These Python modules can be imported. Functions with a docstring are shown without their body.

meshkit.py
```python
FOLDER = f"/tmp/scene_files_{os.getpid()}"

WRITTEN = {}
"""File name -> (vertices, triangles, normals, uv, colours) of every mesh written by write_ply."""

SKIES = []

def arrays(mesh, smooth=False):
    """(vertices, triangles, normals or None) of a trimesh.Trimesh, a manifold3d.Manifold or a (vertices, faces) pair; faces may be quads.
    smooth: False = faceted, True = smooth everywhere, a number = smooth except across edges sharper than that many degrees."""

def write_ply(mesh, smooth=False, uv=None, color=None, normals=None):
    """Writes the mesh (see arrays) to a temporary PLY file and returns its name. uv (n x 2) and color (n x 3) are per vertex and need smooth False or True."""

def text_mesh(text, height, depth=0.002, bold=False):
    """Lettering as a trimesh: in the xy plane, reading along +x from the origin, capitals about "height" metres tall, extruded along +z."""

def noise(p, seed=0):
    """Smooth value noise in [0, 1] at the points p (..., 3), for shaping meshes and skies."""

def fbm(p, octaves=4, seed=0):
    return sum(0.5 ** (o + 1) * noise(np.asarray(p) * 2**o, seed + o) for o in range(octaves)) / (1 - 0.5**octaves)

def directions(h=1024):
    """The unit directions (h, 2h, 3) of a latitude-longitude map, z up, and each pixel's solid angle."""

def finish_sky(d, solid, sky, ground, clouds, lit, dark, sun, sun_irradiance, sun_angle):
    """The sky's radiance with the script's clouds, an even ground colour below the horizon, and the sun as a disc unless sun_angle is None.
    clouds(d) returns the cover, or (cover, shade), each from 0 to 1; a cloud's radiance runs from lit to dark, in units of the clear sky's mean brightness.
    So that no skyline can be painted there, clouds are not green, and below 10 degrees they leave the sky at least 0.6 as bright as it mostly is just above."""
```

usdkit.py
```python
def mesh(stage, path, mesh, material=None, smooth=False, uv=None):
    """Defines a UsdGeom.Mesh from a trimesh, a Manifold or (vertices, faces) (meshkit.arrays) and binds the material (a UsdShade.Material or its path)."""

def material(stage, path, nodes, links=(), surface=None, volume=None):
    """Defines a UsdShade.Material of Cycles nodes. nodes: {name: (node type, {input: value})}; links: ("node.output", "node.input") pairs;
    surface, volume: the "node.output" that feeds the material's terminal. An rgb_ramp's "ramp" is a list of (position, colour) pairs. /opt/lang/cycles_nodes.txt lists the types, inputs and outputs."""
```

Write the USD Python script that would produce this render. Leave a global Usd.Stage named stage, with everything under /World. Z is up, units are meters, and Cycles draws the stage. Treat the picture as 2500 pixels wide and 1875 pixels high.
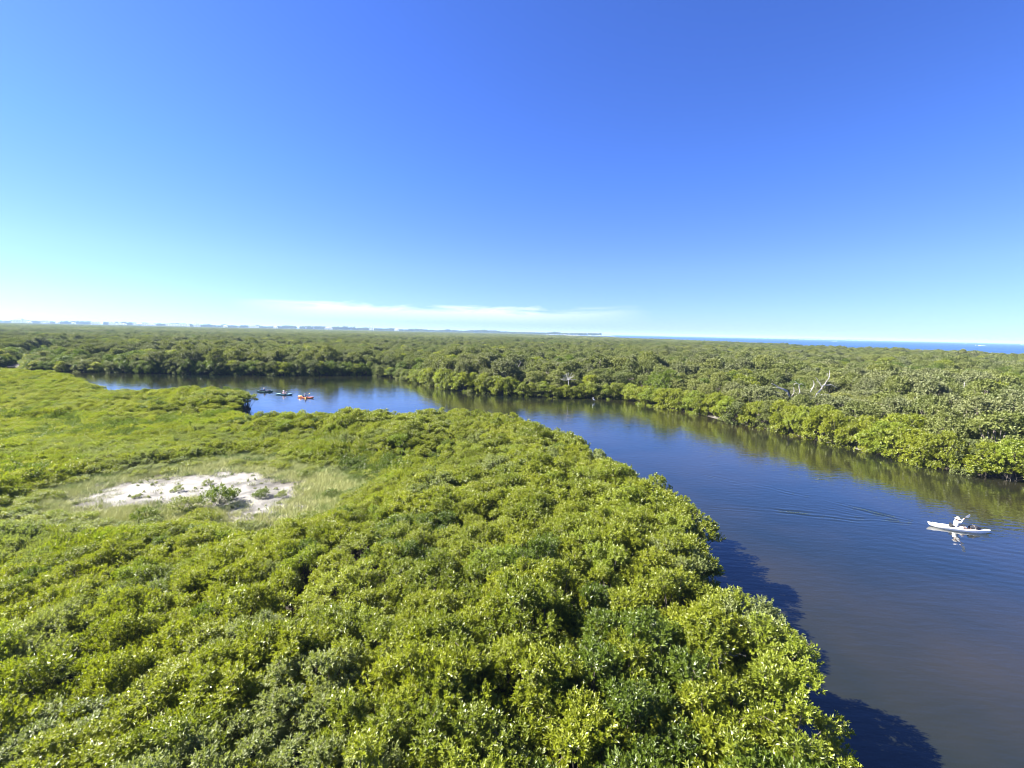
import math, numpy as np, trimesh, manifold3d, shapely, usdkit, meshkit
from shapely.geometry import Polygon, LineString
from pxr import Usd, UsdGeom, UsdLux, UsdShade, Sdf, Gf, Vt

# ------------------------------------------------------------------ camera, sky, sun, exposure
stage = Usd.Stage.CreateInMemory()
UsdGeom.SetStageUpAxis(stage, 'Z')
UsdGeom.Xform.Define(stage, '/World')
UsdGeom.Scope.Define(stage, '/World/Looks')
EYE = np.array([0, 0, 13.8]); FOCAL = 1100.0          # focal length in pixels of the 2500 pixel wide photograph
PITCH, ROLL = math.atan(126.5 / FOCAL), math.atan(0.0213)
FW = np.array([0, math.cos(PITCH), -math.sin(PITCH)])
_u0 = np.cross([1, 0, 0], FW)
RT = math.cos(ROLL) * np.array([1, 0, 0]) + math.sin(ROLL) * _u0
UP = np.cross(RT, FW)
cam = UsdGeom.Camera.Define(stage, '/World/camera')
cam.CreateHorizontalApertureAttr(36.0)
cam.CreateVerticalApertureAttr(27.0)
cam.CreateFocalLengthAttr(36.0 * FOCAL / 2500)
cam.CreateClippingRangeAttr((0.1, 60000.0))
cam.AddTransformOp().Set(Gf.Matrix4d(*RT, 0, *UP, 0, *(-FW), 0, *EYE, 1))
cam.CreateExposureAttr(2.7)

SUN_EL, SUN_AZ = math.radians(39), math.radians(-80)   # azimuth from +y towards +x
SUN = np.array([math.sin(SUN_AZ) * math.cos(SUN_EL), math.cos(SUN_AZ) * math.cos(SUN_EL), math.sin(SUN_EL)])
sky_mat = usdkit.material(stage, '/World/Looks/sky', {
    'sky': ('sky_texture', {'sky_type': 'single_scattering', 'sun_disc': False, 'sun_elevation': SUN_EL, 'sun_rotation': SUN_AZ,
                            'altitude': 0.0, 'air_density': 0.6, 'aerosol_density': 0.2, 'ozone_density': 2.0}),
    'tint': ('rgb_ramp', {'ramp': [(0.0, (0.284, 0.33, 0.343)), (0.05, (0.323, 0.379, 0.442)), (0.13, (0.363, 0.435, 0.647)), (0.3, (0.317, 0.465, 0.838)), (0.5, (0.307, 0.455, 0.877)), (1.0, (0.307, 0.455, 0.877))]}),
    'tinted': ('mix', {'mix_type': 'multiply', 'fac': 1.0}),
    'tc': ('texture_coordinate', {}),
    'sep': ('separate_xyz', {}),
    # a low bank of thin cloud just above the horizon, ahead
    'map': ('mapping', {'scale': (7.0, 7.0, 50.0)}),
    'n': ('noise_texture', {'scale': 1.0, 'detail': 6.0, 'roughness': 0.6, 'distortion': 0.4}),
    'az': ('math', {'math_type': 'arctan2'}),
    'azr': ('map_range', {'from_min': -0.56, 'from_max': -0.40, 'to_min': 0.0, 'to_max': 1.0, 'clamp': True}),
    'azl': ('map_range', {'from_min': 0.30, 'from_max': 0.02, 'to_min': 0.0, 'to_max': 1.0, 'clamp': True}),
    'top0': ('math', {'math_type': 'multiply_add', 'value2': 0.060, 'value3': 0.026}),
    'dz': ('math', {'math_type': 'subtract'}),
    'topm': ('map_range', {'from_min': 0.0, 'from_max': 0.014, 'to_min': 0.0, 'to_max': 1.0, 'clamp': True}),
    'botm': ('map_range', {'from_min': 0.018, 'from_max': 0.045, 'to_min': 0.0, 'to_max': 1.0, 'clamp': True}),
    'm1': ('math', {'math_type': 'multiply'}), 'm2': ('math', {'math_type': 'multiply'}), 'm3': ('math', {'math_type': 'multiply'}),
    'm4': ('math', {'math_type': 'multiply', 'value2': 0.7, 'use_clamp': True}),
    'mix': ('mix', {'color2': (10.4, 9.5, 8.8)}),
    'bg': ('background_shader', {'strength': 0.06}),
}, [('tc.generated', 'sep.vector'), ('tc.generated', 'map.vector'), ('map.vector', 'n.vector'),
    ('sep.x', 'az.value1'), ('sep.y', 'az.value2'), ('az.value', 'azr.value'), ('az.value', 'azl.value'),
    ('n.fac', 'top0.value1'), ('top0.value', 'dz.value1'), ('sep.z', 'dz.value2'), ('dz.value', 'topm.value'), ('sep.z', 'botm.value'),
    ('azr.result', 'm1.value1'), ('azl.result', 'm1.value2'), ('topm.result', 'm2.value1'), ('botm.result', 'm2.value2'),
    ('m1.value', 'm3.value1'), ('m2.value', 'm3.value2'), ('m3.value', 'm4.value1'), ('m4.value', 'mix.fac'),
    ('sky.color', 'mix.color1'), ('mix.color', 'tinted.color1'), ('sep.z', 'tint.fac'), ('tint.color', 'tinted.color2'), ('tinted.color', 'bg.color')], surface='bg.background')
dome = UsdLux.DomeLight.Define(stage, '/World/sky')
UsdShade.MaterialBindingAPI.Apply(dome.GetPrim()).Bind(sky_mat)
dome.GetPrim().SetCustomDataByKey('kind', 'structure')
sun = UsdLux.DistantLight.Define(stage, '/World/sun')
sun.CreateIntensityAttr(1.25); sun.CreateNormalizeAttr(True); sun.CreateAngleAttr(0.53); sun.CreateColorAttr(Gf.Vec3f(1.0, 0.95, 0.86))
sun.AddTransformOp().Set(Gf.Matrix4d().SetRotate(Gf.Rotation(Gf.Vec3d(0, 0, 1), Gf.Vec3d(*SUN))))
HAZE = 0.8e-4

# ------------------------------------------------------------------ helpers
_names = {}
def numbered(name, parent='/World'):
    k = (parent, name); n = _names.get(k, 0); _names[k] = n + 1
    return f'{parent}/{name}' + (f'_{n:03d}' if n else '')
def tag(p, label=None, cat=None, group=None, kind=None):
    p = p.GetPrim() if hasattr(p, 'GetPrim') else p
    for k, v in (('label', label), ('category', cat), ('group', group), ('kind', kind)):
        if v: p.SetCustomDataByKey(k, v)
    return p
def obj(name, mesh, mat, parent='/World', smooth=False):
    parent = parent if isinstance(parent, str) else str(parent.GetPath())
    return usdkit.mesh(stage, numbered(name, parent), mesh, MAT[mat], smooth).GetPrim()
def thing(name, label, cat, loc=(0, 0, 0), rz=0.0, group=None):
    x = UsdGeom.Xform.Define(stage, numbered(name))
    x.AddTranslateOp().Set(Gf.Vec3d(*map(float, loc))); x.AddRotateZOp().Set(math.degrees(rz))
    return tag(x, label, cat, group)
def instance(name, proto, loc, rz, sc, label, cat, group=None):
    x = UsdGeom.Xform.Define(stage, numbered(name))
    x.AddTranslateOp().Set(Gf.Vec3d(*map(float, loc))); x.AddRotateZOp().Set(math.degrees(rz)); x.AddScaleOp().Set(Gf.Vec3f(*map(float, sc)))
    p = x.GetPrim(); p.GetReferences().AddInternalReference(proto); p.SetInstanceable(True)
    return tag(p, label, cat, group)
def scatter(name, protos, pts, label, cat):
    """One PointInstancer; pts: rows (x, y, z, rz, scale xy, scale z, prototype)."""
    pi = UsdGeom.PointInstancer.Define(stage, numbered(name)); a = np.asarray(pts, float)
    rel = pi.CreatePrototypesRel()
    for k, src in enumerate(protos):
        q = UsdGeom.Xform.Define(stage, f'{pi.GetPath()}/plant' + (f'_{k:03d}' if k else ''))
        q.GetPrim().GetReferences().AddInternalReference(src); rel.AddTarget(q.GetPath())
    pi.CreatePositionsAttr(Vt.Vec3fArray.FromNumpy(a[:, :3].astype(np.float32)))
    pi.CreateOrientationsAttr(Vt.QuathArray([Gf.Quath(math.cos(r / 2), 0, 0, math.sin(r / 2)) for r in a[:, 3]]))
    pi.CreateScalesAttr(Vt.Vec3fArray.FromNumpy(a[:, [4, 4, 5]].astype(np.float32)))
    pi.CreateProtoIndicesAttr(Vt.IntArray.FromNumpy(a[:, 6].astype(np.int32)))
    return tag(pi, label, cat, kind='stuff')
def project(p):
    d = np.asarray(p, float) - EYE; w = d @ FW; w = np.where(w > 0.5, w, 0.5)
    return 1250 + FOCAL * (d @ RT) / w, 937.5 - FOCAL * (d @ UP) / w, d @ FW
def tube(points, radii, sides=5, cap=True):
    p = np.asarray(points, float); r = np.broadcast_to(np.asarray(radii, float), (len(p),))
    t = np.gradient(p, axis=0); t /= np.linalg.norm(t, axis=1, keepdims=True) + 1e-12
    a = np.cross(t, np.where(np.abs(t[:, 2:]) < 0.9, [0, 0, 1.0], [1.0, 0, 0])); a /= np.linalg.norm(a, axis=1, keepdims=True) + 1e-12
    b = np.cross(t, a); ang = np.arange(sides) * 2 * np.pi / sides
    v = p[:, None] + r[:, None, None] * (np.cos(ang)[None, :, None] * a[:, None] + np.sin(ang)[None, :, None] * b[:, None])
    i, j = np.meshgrid(np.arange(len(p) - 1), np.arange(sides), indexing='ij')
    q = np.stack([i * sides + j, i * sides + (j + 1) % sides, (i + 1) * sides + (j + 1) % sides, (i + 1) * sides + j], -1).reshape(-1, 4)
    f = np.vstack([q[:, [0, 1, 2]], q[:, [0, 2, 3]]])
    v = v.reshape(-1, 3)
    if cap:
        n = len(v); v = np.vstack([v, p[0], p[-1]]); m = (len(p) - 1) * sides; k = np.arange(sides)
        f = np.vstack([f, np.stack([np.full(sides, n), (k + 1) % sides, k], 1), np.stack([np.full(sides, n + 1), m + k, m + (k + 1) % sides], 1)])
    return v, f
def join(parts):
    vs, fs, n = [], [], 0
    for v, f in parts:
        vs.append(v); fs.append(np.asarray(f) + n); n += len(v)
    return np.vstack(vs), np.vstack(fs)
def M(m):
    return np.array(m.vertices), np.array(m.faces)
def moved(vf, loc=(0, 0, 0), rz=0.0, sc=1.0):
    c, s = math.cos(rz), math.sin(rz)
    return np.asarray(vf[0]) * sc @ np.array([[c, -s, 0], [s, c, 0], [0, 0, 1]]).T + np.asarray(loc, float), vf[1]
def unit(v):
    return v / (np.linalg.norm(v, axis=-1, keepdims=True) + 1e-12)
def box(x0, x1, y0, y1, z0, z1, ch=0.0):
    if ch:
        m = manifold3d.Manifold.batch_hull([manifold3d.Manifold.cube([x1 - x0 - 2 * a, y1 - y0 - 2 * b, z1 - z0 - 2 * c]).translate([x0 + a, y0 + b, z0 + c])
                                            for a, b, c in ((0, ch, ch), (ch, 0, ch), (ch, ch, 0))]).to_mesh()
        return np.array(m.vert_properties[:, :3]), np.array(m.tri_verts)
    m = trimesh.creation.box(bounds=[[x0, y0, z0], [x1, y1, z1]]); return M(m)

# ------------------------------------------------------------------ materials
MAT = {}
def leaf_material(name, c1, c2, c3, patch=0.22, rough=0.40, trans=0.36):
    """Leaf: three tones mixed by a slow world noise, by the plant and by the single leaf, a little gloss, light let through."""
    tl = tuple(min(1, x * k) for x, k in zip(c2, (1.5, 1.55, 0.9)))
    MAT[name] = usdkit.material(stage, f'/World/Looks/{name}', {
        'g': ('geometry', {}), 'oi': ('object_info', {}),
        'n': ('noise_texture', {'scale': patch, 'detail': 3.0, 'roughness': 0.6}),
        'r': ('map_range', {'from_min': 0.32, 'from_max': 0.68, 'to_min': 0.0, 'to_max': 1.0, 'clamp': True}),
        'a': ('mix', {'color1': c1, 'color2': c2}),
        'b': ('mix', {'color2': c3}),
        'pr': ('math', {'math_type': 'power', 'value2': 3.0}),
        'ps': ('math', {'math_type': 'multiply', 'value2': 0.75}),
        'lv': ('map_range', {'from_min': 0.0, 'from_max': 1.0, 'to_min': 0.7, 'to_max': 1.3}),
        'h': ('hsv', {}),
        'p': ('principled_bsdf', {'roughness': rough, 'specular_ior_level': 0.5}),
        'th': ('mix', {'mix_type': 'multiply', 'fac': 1.0, 'color2': (1.55, 1.62, 0.7)}),
        't': ('translucent_bsdf', {}),
        'm': ('mix_closure', {'fac': trans}),
    }, [('g.position', 'n.vector'), ('n.fac', 'r.value'), ('r.result', 'a.fac'), ('oi.random', 'pr.value1'), ('pr.value', 'ps.value1'), ('ps.value', 'b.fac'),
        ('a.color', 'b.color1'), ('b.color', 'h.color'), ('g.random_per_island', 'lv.value'), ('lv.result', 'h.value'),
        ('h.color', 'p.base_color'), ('h.color', 'th.color1'), ('th.color', 't.color'), ('p.BSDF', 'm.closure1'), ('t.BSDF', 'm.closure2')], surface='m.closure')
leaf_material('leaf_bright', (0.186, 0.220, 0.013), (0.262, 0.288, 0.020), (0.124, 0.163, 0.013))
leaf_material('leaf_yellow', (0.205, 0.260, 0.020), (0.285, 0.310, 0.034), (0.160, 0.225, 0.018))
leaf_material('leaf_grey', (0.190, 0.225, 0.075), (0.230, 0.260, 0.070), (0.150, 0.190, 0.055), rough=0.5)
leaf_material('leaf_dark', (0.095, 0.140, 0.012), (0.130, 0.175, 0.014), (0.075, 0.115, 0.012))
leaf_material('leaf_far_grey', (0.145, 0.168, 0.060), (0.190, 0.205, 0.072), (0.115, 0.132, 0.050), patch=0.06, rough=0.6, trans=0.2)
leaf_material('leaf_far', (0.135, 0.168, 0.030), (0.200, 0.215, 0.046), (0.095, 0.120, 0.030), patch=0.06, rough=0.6, trans=0.25)
def simple(name, color, rough=0.6, noise=None, amount=0.3, bump=0.0, metallic=0.0, spec=0.5, obj_space=True):
    nodes = {'p': ('principled_bsdf', {'base_color': color, 'roughness': rough, 'metallic': metallic, 'specular_ior_level': spec})}; links = []
    if noise:
        nodes |= {'tc': ('texture_coordinate', {}), 'n': ('noise_texture', {'scale': noise, 'detail': 5.0, 'roughness': 0.65}),
                  'mr': ('map_range', {'from_min': 0.25, 'from_max': 0.75, 'to_min': 1 - amount, 'to_max': 1 + amount, 'clamp': True}),
                  'h': ('hsv', {'color': color})}
        links = [('tc.object', 'n.vector'), ('n.fac', 'mr.value'), ('mr.result', 'h.value'), ('h.color', 'p.base_color')]
        if bump:
            nodes['b'] = ('bump', {'strength': 0.6, 'distance': bump}); links += [('n.fac', 'b.height'), ('b.normal', 'p.normal')]
    MAT[name] = usdkit.material(stage, f'/World/Looks/{name}', nodes, links, surface='p.BSDF')
simple('bark', (0.07, 0.058, 0.046), 0.85, 6.0, 0.4, 0.01)
simple('pale_wood', (0.32, 0.305, 0.28), 0.8, 3.0, 0.25, 0.01)
simple('grey_twig', (0.20, 0.17, 0.14), 0.85, 6.0, 0.3)
simple('old_twig', (0.22, 0.20, 0.17), 0.85, 6.0, 0.3)
simple('dry_grass', (0.38, 0.385, 0.145), 0.7, 0.8, 0.3)
simple('green_grass', (0.20, 0.25, 0.05), 0.7, 0.8, 0.35)
simple('white_plastic', (0.62, 0.62, 0.61), 0.3, 4.0, 0.04)
simple('orange_plastic', (0.55, 0.16, 0.08), 0.35, 2.0, 0.12)
simple('yellow_plastic', (0.80, 0.55, 0.12), 0.35, 2.0, 0.1)
simple('teal_plastic', (0.02, 0.11, 0.14), 0.35, 2.0, 0.15)
simple('pale_teal', (0.35, 0.55, 0.55), 0.4, 2.0, 0.1)
simple('dark_green_plastic', (0.02, 0.07, 0.05), 0.35, 2.0, 0.15)
simple('black_cloth', (0.015, 0.015, 0.022), 0.8, 9.0, 0.3)
simple('black_plastic', (0.012, 0.012, 0.012), 0.45, 5.0, 0.2)
simple('white_cloth', (0.60, 0.59, 0.58), 0.8, 14.0, 0.06)
simple('pink_cloth', (0.70, 0.48, 0.45), 0.8, 14.0, 0.08)
simple('navy_cloth', (0.02, 0.03, 0.08), 0.8, 14.0, 0.15)
simple('slate_cloth', (0.12, 0.16, 0.22), 0.8, 14.0, 0.12)
simple('tan_cloth', (0.50, 0.44, 0.34), 0.8, 14.0, 0.08)
simple('skin', (0.52, 0.30, 0.21), 0.5, 12.0, 0.06)
simple('hair', (0.08, 0.05, 0.03), 0.6, 20.0, 0.3)
simple('feather', (0.85, 0.85, 0.83), 0.7, 20.0, 0.05)
simple('beak', (0.75, 0.42, 0.05), 0.5, 20.0, 0.1)
simple('bird_leg', (0.03, 0.03, 0.03), 0.6, 20.0, 0.1)
simple('pale_wall', (0.66, 0.63, 0.58), 0.8, 0.2, 0.08)
simple('roof', (0.33, 0.26, 0.23), 0.8, 0.3, 0.15)
simple('window_glass', (0.06, 0.08, 0.10), 0.15, 0.5, 0.1)
simple('foam', (0.85, 0.87, 0.88), 0.9, 0.6, 0.1)
simple('beach', (0.34, 0.32, 0.27), 0.9, 0.05, 0.15)
# water: brown, slightly cloudy river water with small ripples; the open bay is choppier
def water_material(name, c1, c2, rough, bumps, cscale, coat=0.8, spec=0.5):
    nodes = {'g': ('geometry', {}),
             'cn': ('noise_texture', {'scale': cscale, 'detail': 4.0, 'roughness': 0.55}),
             'cr': ('map_range', {'from_min': 0.38, 'from_max': 0.64, 'to_min': 0.0, 'to_max': 1.0, 'clamp': True}),
             'cm': ('mix', {'color1': c1, 'color2': c2}),
             'p': ('principled_bsdf', {'roughness': rough, 'ior': 1.4, 'specular_ior_level': spec, 'coat_weight': coat, 'coat_ior': 1.4, 'coat_roughness': rough})}
    links = [('g.position', 'cn.vector'), ('cn.fac', 'cr.value'), ('cr.result', 'cm.fac'), ('cm.color', 'p.base_color')]
    last = None
    for k, (scale, rot, dist, strength, detail) in enumerate(bumps):
        nodes[f'm{k}'] = ('mapping', {'scale': scale, 'rotation': (0, 0, rot)})
        nodes[f'n{k}'] = ('noise_texture', {'scale': 1.0, 'detail': detail, 'roughness': 0.5})
        nodes[f'b{k}'] = ('bump', {'strength': strength, 'distance': dist})
        links += [('g.position', f'm{k}.vector'), (f'm{k}.vector', f'n{k}.vector'), (f'n{k}.fac', f'b{k}.height')]
        if last: links.append((f'{last}.normal', f'b{k}.normal'))
        last = f'b{k}'
    links += [(f'{last}.normal', 'p.normal'), (f'{last}.normal', 'p.coat_normal')]
    MAT[name] = usdkit.material(stage, f'/World/Looks/{name}', nodes, links, surface='p.BSDF')
water_material('river_water', (0.0055, 0.0085, 0.0055), (0.0175, 0.0155, 0.0070), 0.03,
               [((0.9, 2.6, 1), 0.35, 0.04, 0.45, 3.0), ((0.12, 0.3, 1), -0.3, 0.06, 0.4, 3.0)], 0.045)
water_material('sea_water', (0.016, 0.046, 0.125), (0.022, 0.058, 0.150), 0.45,
               [((0.25, 0.5, 1), 0.3, 0.5, 0.6, 3.0)], 0.004, 0.0, 0.12)
MAT['ground'] = usdkit.material(stage, '/World/Looks/ground', {
    'g': ('geometry', {}), 'at': ('attribute', {'attribute': 'sand'}),
    'n': ('noise_texture', {'scale': 0.9, 'detail': 6.0, 'roughness': 0.65}), 'n2': ('noise_texture', {'scale': 7.0, 'detail': 4.0, 'roughness': 0.7}),
    'n3': ('noise_texture', {'scale': 0.55, 'detail': 7.0, 'roughness': 0.6, 'distortion': 0.6}),
    'ad': ('math', {'math_type': 'multiply_add', 'value2': 1.5, 'value3': -0.75}), 'ad2': ('math', {'math_type': 'add'}),
    'mr': ('map_range', {'from_min': 0.25, 'from_max': 0.85, 'to_min': 0.0, 'to_max': 1.0, 'clamp': True}),
    'mud': ('rgb_ramp', {'ramp': [(0.3, (0.030, 0.026, 0.020)), (0.7, (0.075, 0.062, 0.045))]}),
    'sand': ('rgb_ramp', {'ramp': [(0.30, (0.05, 0.048, 0.044)), (0.42, (0.10, 0.096, 0.088)), (0.55, (0.165, 0.158, 0.145)), (0.75, (0.225, 0.216, 0.20))]}),
    'mix': ('mix', {}), 'b': ('bump', {'strength': 0.5, 'distance': 0.04}),
    'p': ('principled_bsdf', {'roughness': 0.9, 'specular_ior_level': 0.2}),
}, [('g.position', 'n.vector'), ('g.position', 'n2.vector'), ('g.position', 'n3.vector'), ('n.fac', 'ad.value1'), ('ad.value', 'ad2.value1'), ('at.fac', 'ad2.value2'), ('ad2.value', 'mr.value'),
    ('mr.result', 'mix.fac'), ('n.fac', 'mud.fac'), ('n3.fac', 'sand.fac'), ('mud.color', 'mix.color1'), ('sand.color', 'mix.color2'), ('mix.color', 'p.base_color'),
    ('n2.fac', 'b.height'), ('b.normal', 'p.normal')], surface='p.BSDF')

# ------------------------------------------------------------------ the lie of the land (metres; the tower stands at 0, 0, the view looks along +y)
NEAR_BANK = [(7.0, -12), (6.8, 6), (7.3, 10), (8.4, 12.6), (9.2, 14.6), (8.7, 17.2), (10.3, 21), (11.0, 25), (10.9, 28.5), (9.7, 33), (7.6, 38.4), (5.4, 45.2), (1.2, 53.0), (-6, 57.6), (-12, 58.6),
             (-18, 59), (-23.5, 59.6), (-28, 58.6), (-33, 58.5), (-39, 63), (-42.5, 69), (-43.5, 75), (-48, 79.5), (-56, 81.5), (-64, 80), (-69.5, 78), (-73, 81.5), (-80, 86), (-92, 95), (-103, 103), (-116, 107),
             (-135, 112), (-180, 122), (-300, 140), (-600, 150), (-600, -80), (8.2, -80)]
FAR_BANK = [(-143, 130.5), (-140, 128.8), (-122, 127.3), (-99, 127.5), (-77, 128.9), (-58.5, 130.5), (-43.3, 135.2), (-34.4, 129.7), (-27.9, 122.1), (-14.4, 105.1), (-4.5, 99.6), (7, 95.6), (17, 96.5), (24.7, 95.7),
            (28.1, 87), (33.1, 79.6), (36.1, 70.9), (39.7, 65.8), (40.9, 62), (43.2, 57.2), (44.6, 54.3), (46.3, 49), (49.1, 45.5), (51.7, 44), (60, 37), (76, 22), (92, 0), (100, -60), (190, -60), (215, 60), (250, 170), (285, 250),
            (305, 310), (350, 500), (335, 720), (300, 1300), (110, 2560), (-300, 2800), (-1200, 2900), (-2600, 2700), (-4000, 2000), (-2600, 1200), (-240, 252), (-221, 226), (-196, 195), (-172, 165), (-155, 142)]
LEFT_BANK = [(-150, 128), (-163, 150), (-182, 171), (-206, 201), (-232, 234), (-252, 258), (-2600, 1220), (-4200, 2000), (-4500, 160), (-600, 158), (-300, 146), (-190, 132)]
LAND = [Polygon(p).buffer(0) for p in (NEAR_BANK, FAR_BANK, LEFT_BANK)]
near_bank, far_bank, left_bank = LAND
ALL_LAND = shapely.union_all(LAND)
SAND = Polygon([(-33, 30.6), (-33.4, 33.5), (-34.6, 37.2), (-30.6, 39.2), (-27.2, 41.4), (-22.9, 41.2), (-18.4, 37.6), (-15.8, 33.2), (-16.6, 30.2), (-19.0, 29.6), (-21.5, 31.0), (-25.0, 32.4), (-28.3, 31.0)])
GRASS = Polygon([(-36, 28.6), (-37.5, 35), (-36.5, 39.0), (-31.8, 42.6), (-29.5, 46.0), (-25.8, 45.8), (-20.8, 43.4), (-15.6, 41.0), (-11.2, 37.6), (-12.6, 34.1), (-12.6, 29.5), (-15.2, 26.6), (-20.5, 28.2), (-22.3, 27.2), (-27, 27.0), (-32, 27.4)])
def fb(x, y, s, seed=0, o=4):
    return meshkit.fbm(np.stack([np.asarray(x, float) * s + 91.7, np.asarray(y, float) * s + 37.3, np.zeros_like(np.asarray(x, float))], -1), o, seed)
def land_z(x, y):
    """Ground level: dry land about 0.35 m above the water, a mud slope at the edge, river bed 1.3 m down."""
    x, y = np.asarray(x, float), np.asarray(y, float)
    pts = shapely.points(x, y); inside = shapely.contains(ALL_LAND, pts)
    d = shapely.distance(pts, ALL_LAND.boundary) * np.where(inside, 1, -1)
    return np.where(d > 0, 0.02 + 0.33 * np.clip(d / 1.6, 0, 1) + 0.12 * (fb(x, y, 0.4) - 0.5) * np.clip(d / 2, 0, 1), np.clip(d * 0.45, -1.3, 0) + 0.02), d
def lines(*spans):
    out = [np.arange(a, b, s) for a, b, s in spans]; return np.unique(np.round(np.concatenate(out + [[spans[-1][1]]]), 4))
def grid(xs, ys):
    X, Y = np.meshgrid(xs, ys, indexing='ij'); nx, ny = len(xs), len(ys)
    i, j = np.meshgrid(np.arange(nx - 1), np.arange(ny - 1), indexing='ij'); k = i * ny + j
    return X.ravel(), Y.ravel(), np.stack([k, k + ny, k + ny + 1, k + 1], -1).reshape(-1, 4)
gx = lines((-9200, -600, 860), (-600, -120, 30), (-120, -50, 2.5), (-50, 60, 0.5), (60, 120, 3), (120, 400, 20), (400, 9200, 880))
gy = lines((-300, -12, 30), (-12, 62, 0.5), (62, 140, 2), (140, 300, 15), (300, 3000, 120), (3000, 9500, 650))
X, Y, Q = grid(gx, gy)
Z, D = land_z(X, Y)
sandd = shapely.distance(shapely.points(X, Y), SAND.boundary) * np.where(shapely.contains(SAND, shapely.points(X, Y)), 1, -1)
sand = np.clip(0.48 + (sandd + 2.2 * (fb(X, Y, 0.35, 51) - 0.5)) * 0.16, 0, 1)
rim = np.where((X > -30) & (X < 48) & (Y > 47), np.clip(0.75 - np.abs(D - 0.35) * 0.7, 0, 1), 0) * (fb(X, Y, 0.12, 5) > 0.5)   # bare mud along the far edge
Z = np.where(D > 2, Z + 0.05 * np.clip(sandd, 0, 2), Z)
g = usdkit.mesh(stage, '/World/ground', (np.stack([X, Y, Z], 1), Q), MAT['ground'], True)
UsdGeom.PrimvarsAPI(g).CreatePrimvar('sand', Sdf.ValueTypeNames.FloatArray, 'vertex').Set(Vt.FloatArray.FromNumpy(np.maximum(sand, rim * 0.8).astype(np.float32)))
tag(g, 'dark mud and pale sand under the mangroves', 'ground', kind='structure')

# water: the river with the kayak's wake in it, and the bay beyond the trees
KAYAK_STERN, KAYAK_BOW = np.array([31.45, 32.65]), np.array([34.95, 31.25])
wx = lines((-460, -60, 40), (-60, 4, 4), (4, 42, 0.11), (42, 240, 9)); wy = lines((-100, 18, 4), (18, 52, 0.11), (52, 140, 4), (140, 440, 20))
X, Y, Q = grid(wx, wy)
def arm(p0, p1, lam, amp, width, fade0=0.0, bend=0.0):
    """A train of small waves along the line p0 -> p1, strongest near p0."""
    p0, p1 = np.array(p0), np.array(p1); L = np.linalg.norm(p1 - p0); t = (p1 - p0) / L; n = np.array([-t[1], t[0]])
    s = (X - p0[0]) * t[0] + (Y - p0[1]) * t[1]; d = (X - p0[0]) * n[0] + (Y - p0[1]) * n[1] + bend * (s / L) ** 2 + 0.9 * (fb(X, Y, 0.35, 11) - 0.5)
    env = np.clip(s / 1.2, 0, 1) * np.clip((L - s) / (0.35 * L), 0, 1) * np.clip(3.2 * fb(X, Y, 0.45, 13) - 0.9, 0, 1.3)
    w = width * (0.4 + 0.8 * np.clip(s / L, 0, 1))
    return amp * env * np.exp(-(d / w) ** 2) * np.cos(2 * np.pi * d / (lam * (0.7 + 0.5 * np.clip(s / L, 0, 1))))
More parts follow.
